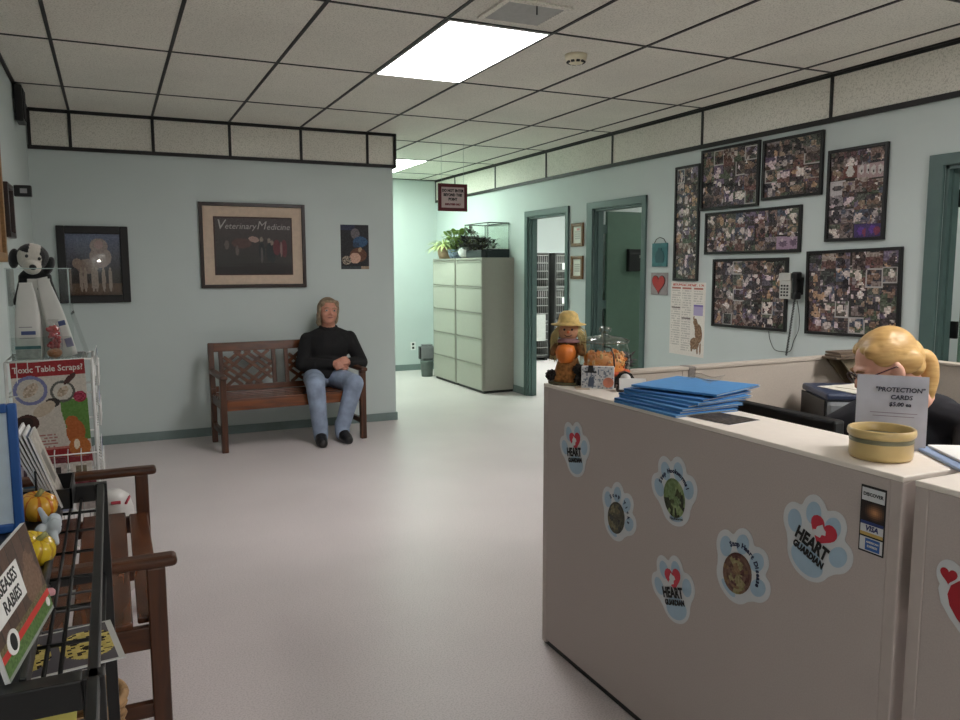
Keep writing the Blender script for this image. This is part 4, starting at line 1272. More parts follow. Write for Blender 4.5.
# card holder and tape dispenser
t = thing('card_holder', 'dark business-card holder with a white card on the counter edge', 'card holder', (1.640, 2.262, KZ), R(-30))
part('tray', MB().span((-.052, -.02, 0), (.052, .022, .008), .002).span((-.052, .016, .006), (.052, .022, .030), .002).span((-.052, -.02, .006), (-.046, .02, .022), .002).prism([(-.03, 0), (.035, 0), (.02, .012), (-.012, .012)], .004, M=Matrix.Translation((.004, -.0265, .001))), mat('dark_brown_plastic', (42, 34, 34), .4), t)
part('card', MB().box((.004, -.002, .026), (.092, .010, .040), .001, rot=(R(-12), 0, 0)), M_paper, t)
t = thing('tape_dispenser', 'black tape dispenser with a white-cored roll behind the card holder', 'tape dispenser', (1.672, 2.345, KZ), R(-28))
arch = [(-.042, 0), (.050, 0), (.046, .012), (.036, .030), (.022, .052), (.0, .060), (-.022, .054), (-.036, .034)]
part('body', MB().prism(arch, .03, M=Matrix.Translation((0, -.015, 0))), M_blackm, t)
part('roll', MB().cyl((0, -.020, .034), (0, .020, .034), .019, n=24), mat('tape_white', (206, 202, 196), .5), t)
solo('order_slip', MB().box((0, 0, .0008), (.085, .05, .0014)), mat('slip_tan', (190, 172, 150), .7), 'small tan slip of paper lying at the far edge of the counter', 'paper', (1.528, 2.405, KZ), R(62))
# dried flowers on the far partition
t = thing('dried_flowers', 'little bunch of dark dried flowers on top of the far partition beside the jar', 'flowers', (1.845, 2.618, 1.05))
m, st = bush(31, 46, (0, 0, .012), .10, .045, .022, 0, .05, 0, .2)
part('petals', m, mat('dried_petals', (72, 58, 60), .8, var=.4, scale=60), t); part('stem', st, mat('dry_stem', (96, 96, 84), .8), t)
part('holder', MB().box((0, 0, .008), (.07, .04, .016), .004), mat('grey_foam', (120, 124, 112), .9), t)
# ------------------------------------------------------------------ two matching slatted benches with lattice backs
def bench(label, loc, rz):
    t = thing('wooden_bench', label, 'bench', loc, rz, 'slatted wooden benches')
    W = 1.22; x0 = W / 2 - .03
    for s_ in (-1, 1):
        part('leg', MB().box((s_ * x0, -.245, .295), (.05, .052, .59), .005), M_wood_y, t)
        bl = MB().box((s_ * x0, .215, .23), (.045, .05, .46), .005)
        bl.box((s_ * x0, .247, .64), (.045, .045, .40), .005, rot=(R(-8), 0, 0))
        part('leg', bl, M_wood_y, t)
        part('armrest', MB().box((s_ * x0, -.045, .605), (.062, .52, .034), .014, seg=3), M_wood_s, t)
        part('side_rail', MB().box((s_ * x0, -.02, .375), (.028, .42, .07), .004).box((s_ * x0, -.02, .15), (.028, .42, .045), .004), M_wood_s, t)
    part('apron', MB().box((0, -.245, .372), (2 * x0 - .05, .03, .075), .004), wood('bench_wood_front', (82, 44, 22), (128, 72, 36), .22, 0, 5), t)
    part('back_stretcher', MB().box((0, .205, .375), (2 * x0 - .05, .03, .07), .004), M_wood, t)
    for k, y in enumerate((-.225, -.14, -.05, .04, .13)):
        part('seat_slat', MB().box((0, y, .418), (2 * x0 - .05 if k == 0 else 2 * x0 + .02, .072, .022), .005), M_wood, t)
    # back: rails, uprights and chippendale lattice lying in a leaning plane
    tilt = Matrix.Translation((0, .226, .44)) @ Matrix.Rotation(R(-8), 4, 'X')
    def bk(name, c, d, rot=0, m=M_wood):
        mb = MB(); mb.box((0, 0, 0), d, .004, M=tilt @ Matrix.Translation((c[0], 0, c[1])) @ Matrix.Rotation(rot, 4, 'Y'))
        return part(name, mb, m, t)
    bk('top_rail', (0, .362), (2 * x0 + .03, .034, .075))
    bk('bottom_rail', (0, .008), (2 * x0 - .03, .03, .05))
    for x in (-.50, -.055, .055, .50): bk('upright', (x, .177), (.035, .026, .30), 0, M_wood_y)
    pw, ph = .40, .295
    for cx in (-.277, .277):
        m = MB()
        a = math.atan2(ph, pw)
        def strip(p, q, wd=.026, dy=0.0):
            dx, dz = q[0] - p[0], q[1] - p[1]
            L = math.hypot(dx, dz)
            m.box((0, 0, 0), (L, .018, wd), .002, M=tilt @ Matrix.Translation((cx + (p[0] + q[0]) / 2, dy, .178 + (p[1] + q[1]) / 2)) @ Matrix.Rotation(-math.atan2(dz, dx), 4, 'Y'))
        hx, hz = pw / 2, ph / 2
        def clip(ox, oz, dx, dz):
            ts = [-9.0, 9.0]
            for o_, d_, h_ in ((ox, dx, hx), (oz, dz, hz)):
                a_, b_ = sorted(((-h_ - o_) / d_, (h_ - o_) / d_))
                ts[0] = max(ts[0], a_); ts[1] = min(ts[1], b_)
            return (ox + dx * ts[0], oz + dz * ts[0]), (ox + dx * ts[1], oz + dz * ts[1]), ts[1] - ts[0]
        for sg in (-1, 1):
            for off in (-.24, -.16, -.075, 0, .075, .16, .24):
                if (sg > 0 and abs(off) in (.075,)) or (sg < 0 and off == 0): continue
                p, q, L = clip(off, 0, 1.0, sg * .80)
                if L > .03: strip(p, q, .028, sg * .003)
        part('lattice', m, M_wood, t)
    return t
bench('brown wooden bench with a lattice back against the end wall, the man sitting on it', (1.335, 6.745, 0), R(3.0))
bench('brown slatted wooden bench in the left foreground, along the left wall behind the black rack', (-.165, 3.025, 0), RL)

# ------------------------------------------------------------------ white wire brochure rack by the left wall
t = thing('brochure_rack', 'tall white wire brochure rack carrying the table-scraps poster, beyond the near bench', 'display rack', (-.255, 4.03, 0))
hw, hd, top = .165, .17, 1.068
m = MB()
for sx in (-1, 1):
    for sy in (-1, 1): m.cyl((sx * hw, sy * hd, .02), (sx * hw, sy * hd, top), .007, n=8)
part('upright', m, M_metalw, t)
m = MB()
for z in (.12, .30, .48, .58, .75, .92, top):
    for s_ in (-1, 1):
        m.cyl((-hw, s_ * hd, z), (hw, s_ * hd, z), .0045, n=6); m.cyl((s_ * hw, -hd, z), (s_ * hw, hd, z), .0045, n=6)
for i in range(9):
    x = -hw + hw * 2 * i / 8
    m.cyl((x, -hd, top), (x, hd, top), .003, n=5)
    for s_ in (-1, 1): m.cyl((x, s_ * hd, .12), (x, s_ * hd, top), .0025, n=5)
part('wire_grid', m, M_metalw, t)
m = MB()
for z in (.40, .56):
    for i in range(7):
        x = -hw + .01 + (2 * hw - .02) * i / 6
        m.tube([(x, -hd - .005, z + .12), (x, -hd - .055, z + .10), (x, -hd - .055, z), (x, -hd - .005, z)], .0028, 5)
    m.cyl((-hw, -hd - .055, z + .10), (hw, -hd - .055, z + .10), .0035, n=6); m.cyl((-hw, -hd - .055, z), (hw, -hd - .055, z), .0035, n=6)
part('front_pocket', m, M_metalw, t)
m = MB()
for z in (.55, .80, .98):
    for i in range(6):
        y = -hd + .01 + (2 * hd - .02) * i / 5
        m.tube([(hw + .004, y, z + .07), (hw + .022, y, z + .055), (hw + .022, y, z - .03), (hw + .004, y, z - .03)], .0028, 5)
    m.cyl((hw + .022, -hd, z + .055), (hw + .022, hd, z + .055), .0035, n=6); m.cyl((hw + .022, -hd, z - .03), (hw + .022, hd, z - .03), .0035, n=6)
part('side_pocket', m, M_metalw, t)
part('foot', MB().span((-hw - .03, -hd - .03, 0), (hw + .03, hd + .03, .02), .004), M_metalw, t)
def bro(c1, c2, c3):
    def fn(u, v):
        r_ = random.Random(int(u * 14) * 977 + int(v * 20) * 131 + c1[0])
        c = c1 if v > .72 else c2
        if ell(u, v, .5, .42, .3, .2): c = c3
        return jit(c, r_, 14)
    return fn
BR = [((96, 50, 90), (190, 180, 190), (80, 60, 70)), ((60, 64, 120), (200, 204, 214), (110, 90, 80)), ((150, 50, 60), (220, 214, 206), (120, 110, 90)),
      ((70, 100, 120), (206, 206, 200), (150, 120, 90)), ((40, 44, 80), (160, 170, 200), (80, 90, 130)), ((130, 60, 70), (210, 200, 196), (60, 50, 50))]
def brochure(label, loc, rot, w, h, k, group, th=.004):
    solo('brochure', MB().span((-w / 2, .0005, -h / 2), (w / 2, th, h / 2)).sheet(w, h, 8, 12, bro(*BR[k % len(BR)])), PRINT, label, 'brochure', loc, group=group, rot=rot)
ords = ['leftmost', 'second', 'third', 'fourth']
for k in range(3):
    brochure(ords[k] + ' purple-toned brochure in the wire pocket right under the table-scraps poster', (-.355 + .10 * k, 3.826, .625 - .03), (R(-4), 0, 0), .085, .10, (0, 5, 2)[k], 'brochures under the poster')
for k in range(3):
    brochure(ords[k] + ' brochure in the lower front wire pocket of the white rack', (-.34 + .10 * k, 3.826, .475), (R(-4), 0, 0), .085, .14, k + 3, 'brochures in the lower pocket')
for k, (z, y) in enumerate(((1.02, 3.98), (.86, 3.97), (.60, 3.97))):
    brochure(('highest', 'bluish middle', 'lowest')[k] + ' brochure in the side pockets of the white rack', (-.070, y + .03, z), (0, R(0), RL), .20, .17, (3, 4, 1)[k], 'brochures on the rack side')
# the table-scraps poster
t = thing('poster', 'red, white and green Toxic Table Scraps poster on the front of the white rack', 'poster', (-.256, 3.850, .840), rot=(R(-1.5), R(-1.5), R(-2)))
PW, PH = .285, .455
def scraps(u, v):
    r_ = random.Random(int(u * 44) * 977 + int(v * 70) * 131)
    c = (206, 198, 188)
    if v > .86 or v < .085: c = (150, 30, 36)
    elif u > .62 and .22 < v < .62 and u + (v - .4) * .3 > .66: c = (92, 136, 62)
    if .085 < v < .17 and u > .22 and v < .2 and u < .98: c = (156, 38, 42) if v < .15 else (190, 120, 110)
    if .17 < v < .30 and u < .55 and int(v * 70) % 2 == 0 and r_.random() > .3: c = (170, 120, 116)
    for cx, cy, rx, ry, rim, ins in ((.24, .73, .23, .14, (120, 124, 168), (196, 190, 180)), (.67, .70, .17, .105, (90, 90, 84), (206, 200, 190))):
        if ell(u, v, cx, cy, rx, ry): c = rim
        if ell(u, v, cx, cy, rx * .78, ry * .78): c = ins
        if ell(u, v, cx, cy, rx * .5, ry * .4, .4): c = jit((178, 160, 140), r_, 30)
    if ell(u, v, .52, .60, .10, .045): c = (40, 32, 30)
    if ell(u, v, .40, .545, .16, .06, .3): c = (196, 180, 160)
    if ell(u, v, .16, .42, .16, .085): c = (66, 36, 30)
    if ell(u, v, .14, .43, .10, .05): c = (40, 22, 20)
    if ell(u, v, .90, .64, .09, .055): c = jit((150, 40, 66), r_, 30)
    if ell(u, v, .80, .30, .13, .12) or ell(u, v, .76, .40, .09, .06): c = (176, 96, 44)
    if ell(u, v, .84, .15, .15, .10): c = (186, 108, 48)
    if ell(u, v, .80, .18, .04, .05): c = (230, 214, 190)
    if ell(u, v, .78, .82, .10, .03, .5): c = (70, 36, 34)
    return jit(c, r_, 8)
part('sheet', MB().span((-PW / 2, .0003, -PH / 2), (PW / 2, .003, PH / 2)).sheet(PW, PH, 88, 140, scraps), PRINT, t)
text('Toxic Table Scraps?', .0365, mat('poster_white', (222, 216, 210), .6), t, (0, -.001, PH * .43 - .002), off=.0006, sx=.92, ext=.0003)

# clear case with bags of pet food and the stuffed dog
t = thing('acrylic_case', 'clear acrylic display case on top of the white rack, holding bags and a stuffed dog', 'display case', (-.280, 4.035, 1.070))
m = MB()
cw, cd, ch = .115, .15, .395
m.span((-cw - .005, -cd, 0), (-cw, cd, ch)).span((-cw, cd - .004, 0), (cw, cd, ch)).span((-cw, -cd, 0), (cw, -cd + .004, .10))
m.prism([(cw, .20), (cw + .004, .20), (cw + .004, ch), (cw, ch)], 2 * cd, M=Matrix.Translation((0, -cd, 0)))
m.prism([(cw + .055, .0), (cw + .059, .0), (cw + .004, .20), (cw, .20)], 2 * cd, M=Matrix.Translation((0, -cd, 0)))
m.span((-cw, -cd, 0), (cw + .056, cd, .003))
part('panels', m, M_clear, t)
m = MB()
m.span((-cw - .006, -cd - .001, ch - .003), (cw + .004, -cd + .004, ch + .001)).span((cw, -cd, ch - .003), (cw + .005, cd, ch + .001)).span((cw, -cd - .001, .20), (cw + .005, -cd + .004, ch))
part('bright_edges', m, mat('acrylic_edge', (170, 186, 184), .2), t)
M_bag = mat('glossy_white_bag', (206, 204, 200), .35, var=.04, scale=12)
def bag(label, loc, rz, w, d, h, pinch, tilt=0, bits=()):
    t = thing('food_bag', label, 'bag', loc, rot=(0, R(tilt), rz))
    rows = [(0, 1, 1), (.06, 1.02, 1.04), (.30, 1.0, 1.0), (.50, .96, .85), (.70, .84, .55), (.86, .62 + pinch, .28), (.97, .44 + pinch, .14), (1.0, .46 + pinch, .10)]
    n = 20; vs = []; fs = []
    for j, (f, a, b) in enumerate(rows):
        for i in range(n):
            an = 2 * PI * i / n
            c_, s_ = math.cos(an), math.sin(an)
            q = .35
            x = math.copysign(abs(c_) ** q, c_) * w / 2 * a * (1 + .015 * math.sin(5 * an + j)); y = math.copysign(abs(s_) ** q, s_) * d / 2 * b
            vs.append((x, y, f * h))
    for j in range(len(rows) - 1):
        for i in range(n):
            k = (i + 1) % n; fs.append([j * n + i, j * n + k, (j + 1) * n + k, (j + 1) * n + i])
    fs.append([i for i in reversed(range(n))]); fs.append([(len(rows) - 1) * n + i for i in range(n)])
    part('bag_body', MB().add(vs, fs, 0, True), M_bag, t)
    for nm, mb, mt in bits: part(nm, mb, mt, t)
    return t
M_lab = mat('bag_blue_print', (70, 84, 130), .5)
M_teal = mat('bag_teal_band', (70, 116, 120), .5)
M_win = mat('bag_window', (168, 170, 166), .3, var=.2, scale=50)
yb = -.0545
bag('white pet-food bag with a blue label and teal band, left in the clear case', (-0.331, 3.945, 1.0735), R(-2), .10, .10, .33, .06, 0,
    [('label', MB().box((.005, yb, .115), (.055, .003, .016), .001), M_lab), ('label_text', MB().box((-.005, yb, .140), (.05, .002, .004)).box((0, yb, .092), (.06, .002, .003)), mat('bag_grey_print', (150, 146, 150), .6)),
     ('teal_band', MB().box((0, yb + .002, .052), (.098, .003, .014), .001), M_teal), ('window', MB().box((0, yb + .002, .024), (.096, .003, .040), .001), M_win)])
bag('white pet-food bag leaning to the left, right-hand one in the clear case', (-0.191, 4.005, 1.0735), R(6), .085, .09, .36, .06, -13,
    [('paw_mark', MB().box((.018, -.049, .15), (.028, .003, .022), .001), M_lab), ('label', MB().box((.022, -.050, .06), (.03, .003, .04), .001), mat('bag_lilac_print', (134, 130, 160), .6))])
bag('white speckled bag standing behind the other two bags in the clear case', (-0.291, 4.085, 1.0735), 0, .12, .08, .345, .30, 0,
    [('paw_print', MB().box((.03, -.028, .27), (.012, .003, .012), .001).box((-.03, -.030, .25), (.012, .003, .012), .001).box((.0, -.026, .30), (.010, .003, .010), .001).box((.045, -.034, .22), (.01, .003, .012), .001), mat('bag_paw_print', (110, 110, 108), .6))])
t = thing('treat_bag', 'small clear bag of red treats with an orange base, between the white bags', 'bag', (-0.235, 3.925, 1.0735))
rng = random.Random(4); m = MB()
for k in range(46):
    z_ = rng.uniform(.045, .135); a = rng.uniform(0, 2 * PI); rr = .024 * math.sqrt(rng.random())
    m.ball((rr * math.cos(a), rr * math.sin(a) * .8, z_), (.009, .009, .009), 8, 6)
tr = part('treats', m, mat('red_treats', (176, 32, 40), .35, var=.4, scale=60), t); tr['kind'] = 'stuff'
part('orange_base', MB().ball((0, 0, .022), (.030, .026, .022)), mat('orange_treat', (176, 104, 50), .6, var=.25, scale=50), t)
part('film', MB().lathe([(.030, .002), (.034, .03), (.033, .10), (.026, .135), (.012, .150), (.024, .168)], 18, wob=lambda a: 1 + .05 * math.sin(5 * a)), glass('bag_film', (246, 246, 246), .06, tint=.1), t)

t = thing('stuffed_dog', 'black and white stuffed toy dog peering over the top of the clear case', 'stuffed toy', (-0.308, 4.145, 1.0735), R(6))
M_plb = mat('black_plush', (22, 21, 23), .95, var=.2, scale=120, bump=.6, sheen=.3)
M_plw = mat('white_plush', (200, 194, 184), .95, var=.05, scale=120, bump=.6, sheen=.3)
fuse('body', MB().ball((0, 0, .10), (.062, .028, .10)).ball((0, -.004, .24), (.055, .028, .10)).ball((0, -.006, .345), (.070, .032, .05)).cap((-.045, -.01, .33), .024, (-.075, -.014, .24), .02).cap((.045, -.01, .33), .024, (.075, -.014, .24), .02)
     .cap((-.03, -.01, .05), .028, (-.05, -.05, .028), .026).cap((.03, -.01, .05), .028, (.05, -.05, .028), .026), M_plb, .006, 4, t)
HT = Matrix.Translation((-.008, -.02, .430)) @ Matrix.Scale(1.14, 4) @ Matrix.Rotation(R(14), 4, 'Y') @ Matrix.Rotation(R(10), 4, 'X')
hb = MB().ball((0, 0, .010), (.060, .055, .056), M=HT).ball((.004, -.045, -.020), (.034, .045, .030), M=HT)
def dogcol(p):
    q = HT.inverted() @ p
    return 1 if (abs(q.x - .0) < .020 + max(0, -q.z) * .3 and q.y < .02) or (q.y < -.045) or (q.x < -.012 and q.y < -.02 and q.z < .03) else 0
fuse('head', hb, [M_plb, M_plw], .004, 5, t, mat_fn=dogcol)
for s_ in (-1, 1):
    em = MB().ball((s_ * .062, .0, -.002), (.020, .028, .040), M=HT @ Matrix.Rotation(s_ * R(8), 4, 'Y'))
    part('ear', em, M_plb, t)
    part('eye', MB().ball((s_ * .022, -.050, .018), (.006, .005, .007), M=HT), M_ink if s_ > 0 else mat('toy_eye', (60, 60, 64), .2), t)
part('nose', MB().ball((.006, -.088, -.014), (.013, .010, .011), M=HT), M_ink, t)

# white printed bag behind the near bench
t = thing('food_bag', 'plump white bag with red print on its top, standing behind the near bench', 'bag', (-.035, 3.86, 0))
part('bag_body', MB().lathe([(.07, 0), (.085, .03), (.085, .25), (.082, .38), (.066, .44), (.03, .468), (0, .47)], 24, wob=lambda a: 1 + .03 * math.sin(4 * a)), M_bag, t)
part('red_print', MB().tube([(.05, -.062, .415), (.062, -.04, .43), (.066, -.01, .432), (.06, .03, .43)], .006, 6).box((.01, -.070, .425), (.04, .02, .012), .003, rot=(R(-35), 0, 0)), mat('bag_red_print', (180, 60, 74), .5), t)

# ------------------------------------------------------------------ black metal literature rack in the left foreground
RX0, RX1, RY0, RY1, RZ = -.50, -.040, .50, 1.865, 1.0
t = thing('literature_rack', 'black metal and wire literature rack in the left foreground, gourds on its shelf', 'display rack', (0, 0, 0))
for x in (RX0, RX1):
    for y in (RY0, .968, RY1):
        part('leg', MB().box((x, y, RZ / 2), (.024, .024, RZ), .002), M_blackm, t)
m = MB()
for x in (RX0, RX1): m.span((x - .0065, RY0 + .011, RZ - .020), (x + .0065, RY1 - .011, RZ), .002)
for y in (RY0, .968, RY1): m.span((RX0 + .011, y - .014, RZ - .036), (RX1 - .011, y + .014, RZ), .002)
part('top_frame', m, M_blackm, t)
part('top_shelf', MB().span((RX0 + .012, .982, RZ - .022), (-.112, RY1 - .012, RZ - .006), .002).span((-.116, .982, RZ - .022), (-.108, RY1 - .012, RZ + .003), .002), M_blackm, t)
m = MB()
for k in range(6):
    y = 1.13 + k * .125
    m.cyl((-.110, y, RZ - .03), (RX1, y, RZ - .03), .0028, n=6)
for x in (-.097, -.079): m.cyl((x, .98, RZ - .03), (x, RY1, RZ - .03), .0028, n=6)
part('side_wires', m, M_blackm, t)
m = MB()
LZ = .80
m.span((RX0, RY0, LZ - .016), (RX0 + .014, RY1, LZ)).span((RX1 - .014, RY0, LZ - .016), (RX1, RY1, LZ)).span((RX0, RY1 - .014, LZ - .016), (RX1, RY1, LZ)).span((RX0, RY0, LZ - .016), (RX1, RY0 + .014, LZ))
for k in range(16): m.cyl((RX0, RY0 + .05 + k * .088, LZ - .008), (RX1, RY0 + .05 + k * .088, LZ - .008), .0028, n=6)
for k in range(4): m.cyl((RX0 + .08 + k * .09, RY0, LZ - .008), (RX0 + .08 + k * .09, RY1, LZ - .008), .0035, n=6)
part('lower_shelf', m, M_blackm, t)
part('pamphlet_pocket', MB().span((-.150, 1.70, RZ - .005), (-.088, 1.704, RZ + .035)).span((-.150, 1.835, RZ - .005), (-.088, 1.839, RZ + .035)).span((-.092, 1.70, RZ - .005), (-.088, 1.839, RZ + .035)).span((-.150, 1.70, RZ - .005), (-.147, 1.839, RZ + .075)), M_blackm, t)
m = MB()
m.span((RX0, RY0, .10), (RX1, RY0 + .014, .116)).span((RX0, RY1 - .014, .10), (RX1, RY1, .116)).span((RX0, RY0, .10), (RX0 + .014, RY1, .116)).span((RX1 - .014, RY0, .10), (RX1, RY1, .116))
part('bottom_frame', m, M_blackm, t)

# pamphlets standing in the pocket
PC = [(150, 140, 122), (196, 190, 178), (120, 106, 90), (170, 160, 146), (110, 120, 140), (186, 180, 170)]
for k in range(6):
    c = PC[k]
    def fn(u, v, c=c, k=k):
        r_ = random.Random(int(u * 10) * 977 + int(v * 20) * 131 + k)
        return jit(mixc(c, (60, 56, 52), .5) if ell(u, v, .5, .5, .3, .25) else c, r_, 14)
    solo('pamphlet', MB().span((-.052, .0005, 0), (.052, .0042, .165 - .006 * (k % 3))).sheet(.104, .15, 8, 14, fn, Matrix.Translation((0, 0, .078))), PRINT,
         ('backmost', 'second', 'third', 'fourth', 'fifth', 'foremost')[k] + ' of the pamphlets leaning in the black pocket on the rack', 'pamphlet',
         (-.128 + .0048 * k, 1.768 - .004 * k, RZ), group='pamphlets in the black pocket', rot=(R(-24 + 1.2 * k), 0, RL))

# striped gourds
def gourd(label, loc, r, h, c1, c2, lobes, rot):
    t = thing('gourd', label, 'gourd', loc, rot=rot)
    m = MB(); prof = [(.0, -.42), (.35, -.44), (.72, -.32), (.96, -.08), (1.0, .08), (.86, .30), (.55, .42), (.2, .40), (0, .34)]
    n = 64; vs = []; fs = []
    for rr, z_ in prof:
        for i in range(n):
            a = 2 * PI * i / n
            q = rr * r * (1 - .09 * (1 - abs(math.sin(lobes * a / 2))) ** 2)
            vs.append((q * math.cos(a), q * math.sin(a), z_ * h))
    cols = []
    for j in range(len(prof) - 1):
        for i in range(n):
            k = (i + 1) % n
            fs.append([j * n + i, j * n + k, (j + 1) * n + k, (j + 1) * n + i])
            a = 2 * PI * (i + .5) / n
            f = abs(math.sin(lobes * a / 2))
            cols.append(rgb(c2 if f < .32 or (j > 5 and f < .55) else mixc(c1, c2, .15)))
    m.add(vs, fs, 0, True, None, cols)
    part('fruit', m, PRINT_GLOSS, t)
    part('stalk', MB().tube([(0, 0, .34 * h), (.003, .001, .46 * h), (.008, .002, .58 * h)], [.006, .0045, .005], 8), mat('gourd_stalk', (150, 150, 96), .8), t)
gourd('orange and yellow striped gourd farther back on the black shelf', (-.145, 1.655, RZ + .018), .036, .058, (216, 168, 52), (190, 108, 36), 9, (R(8), R(6), 0))
gourd('yellow gourd nearer on the black shelf, beside the rabies booklet', (-.132, 1.400, RZ + .017), .033, .056, (216, 186, 44), (186, 146, 34), 8, (R(25), R(20), .4))
# crumpled cloth bow between the gourds
m = MB()
rng = random.Random(12)
for k in range(7):
    a = rng.uniform(0, 6.28)
    m.ball((.013 * math.cos(a), .018 * math.sin(a), .016 + .006 * k * .6), (.013, .009, .012), 10, 7, rot=(rng.uniform(0, 3), rng.uniform(0, 3), 0))
m.cap((.0, .012, .03), .007, (-.012, .024, .055), .004).cap((.008, -.012, .02), .008, (.014, -.03, .008), .005)
fb = fuse('cloth_bow', m, mat('pale_blue_cloth', (186, 194, 200), .9, var=.1), .0025, 3)
fb.location = (-.117, 1.492, RZ - .004)
tag(fb, 'crumpled white and pale blue cloth bow between the two gourds', 'bow')
# blue-framed board
t = thing('framed_board', 'pale board in a blue frame on the black rack, cut by the photo edge', 'board', (-.288, 1.60, RZ - .006))
part('frame', frame_mb(.255, .232, .016, .014, .003), mat('blue_frame', (36, 84, 150), .4), t, loc=(0, 0, .116))
part('panel', MB().box((0, -.005, .116), (.228, .006, .204)), mat('pale_blue_board', (206, 222, 236), .6), t)
part('foot', MB().box((-.09, .02, .004), (.02, .06, .008), .002).box((.09, .02, .004), (.02, .06, .008), .002), MATS['blue_frame'], t)
# rabies booklet leaning back on the rack, facing the room
P0 = Vector((-.122, .972, RZ + .004)); P1 = Vector((-.091, 1.176, RZ + .004))
xd = (P1 - P0).normalized()
nz_ = Vector((0, 0, 1))
back = Vector((-xd.y, xd.x, 0))                     # horizontally away from the room
upd = (nz_ * math.cos(R(13)) + back * math.sin(R(13))).normalized()
nb = upd.cross(xd)                                  # points to +y local (into the board)
Mx = Matrix((( xd.x, -xd.cross(upd).x, upd.x, 0), (xd.y, -xd.cross(upd).y, upd.y, 0), (xd.z, -xd.cross(upd).z, upd.z, 0), (0, 0, 0, 1)))
t = thing('booklet', 'rabies booklet with a brown dog and a red and green foot, on the black rack', 'booklet', P0)
t.rotation_euler = Mx.to_euler()
BW = (P1 - P0).length; BH = .125
def rab(u, v):
    r_ = random.Random(int(u * 52) * 977 + int(v * 42) * 131)
    c = jit((92, 68, 56) if int(u * 7 + .3) % 2 else (80, 60, 50), r_, 6)
    if abs((u * 7 + .3) % 1) < .08: c = (54, 40, 34)
    if ell(u, v, .80, .45, .17, .22) or ell(u, v, .84, .66, .10, .12): c = jit((120, 92, 72), r_, 10)
    if ell(u, v, .90, .76, .05, .06): c = (96, 70, 56)
    if v < .30: c = jit((110, 100, 66), r_, 20) if v > .24 else c
    if v < .24: c = (206, 54, 46)
    if v < .17: c = jit((84, 118, 56), r_, 16)
    if v < .035: c = (150, 156, 150)
    return c
part('cover', MB().span((0, .0005, 0), (BW, .006, BH)).sheet(BW, BH, 104, 84, rab, Matrix.Translation((BW / 2, 0, BH / 2))), PRINT, t)
part('badge', MB().prism(ellipse(.042, .030, .020, .014), .0008, M=Matrix.Translation((0, -.001, 0))), M_paper, t)
part('badge_centre', MB().prism(ellipse(.042, .030, .010, .010), .0008, M=Matrix.Translation((0, -.0016, 0))), M_ink, t)
part('badge_small', MB().prism(ellipse(.190, .016, .007, .006), .0008, M=Matrix.Translation((0, -.001, 0))), M_paper, t)
lb = part('title_label', MB().box((.070, -.0006, .078), (.120, .001, .046)), M_paper, t)
text('DISEASES', .022, M_ink, lb, (.072, -.0013, .089), off=.0004, ext=.0002)
text('RABIES', .022, M_ink, lb, (.080, -.0013, .067), off=.0004, ext=.0002)
# pink eraser, laminated leopard card, yellow flyers
solo('pink_tag', MB().box((0, 0, .005), (.016, .014, .009), .003), mat('pink_rubber', (206, 150, 156), .6), 'small pink tag on the rim of the black rack by the booklet', 'tag', (-.100, 1.222, RZ + .004), R(20))
def leo(u, v):
    r_ = random.Random(int(u * 44) * 977 + int(v * 34) * 131)
    if u < .03 or u > .97 or v < .04 or v > .96: return (206, 206, 200)
    c = (96, 92, 96)
    for cx in (.50, .84):
        if ell(u, v, cx, .5, .15, .34):
            c = jit((206, 188, 110), r_, 14)
            if r_.random() < .16: c = (70, 56, 40)
            for ex, ey, rx, ry in ((-.07, .08, .03, .04), (.07, .08, .03, .04), (0, -.08, .04, .05)):
                if ell(u, v, cx + ex, .5 + ey, rx, ry): c = (40, 34, 28)
    return c
solo('laminated_card', MB().span((-.15, .0004, -.085), (.15, .002, .085)).sheet(.30, .17, 88, 60, leo), PRINT_GLOSS, 'laminated card with two spotted yellow cat faces, lying on the lower wire shelf', 'card',
     (-.168, 1.475, LZ + .006), rot=(R(-90), 0, R(8)))
solo('grey_folder', MB().box((0, 0, .003), (.28, .2, .005), .001), mat('grey_card', (120, 122, 126), .6), 'grey folder flat on the lower wire shelf in front of the spotted-cat card', 'folder', (-.262, 1.455, LZ), R(3))
def yel(u, v):
    r_ = random.Random(int(u * 40) * 977 + int(v * 30) * 131)
    c = (206, 196, 104)
    if .1 < u < .9 and .1 < v < .9 and int(v * 30) % 2 and r_.random() < .30: c = (160, 146, 72)
    return c
FY = [('lowest', -.008, 0), ('second', .0, 2), ('third', .004, -1), ('uppermost', .010, 1)]
for k, (nm, dx, a) in enumerate(FY):
    solo('flyer', MB().span((-.14, .0002, -.105), (.14, .0018, .105)).sheet(.28, .21, 36, 28, yel), PRINT, nm + ' yellow flyer stacked at the near end of the lower rack shelf', 'flyer',
         (-.226 + dx, 1.215, LZ + .0005 + .0022 * k), group='yellow flyers', rot=(R(-90), 0, R(a)))
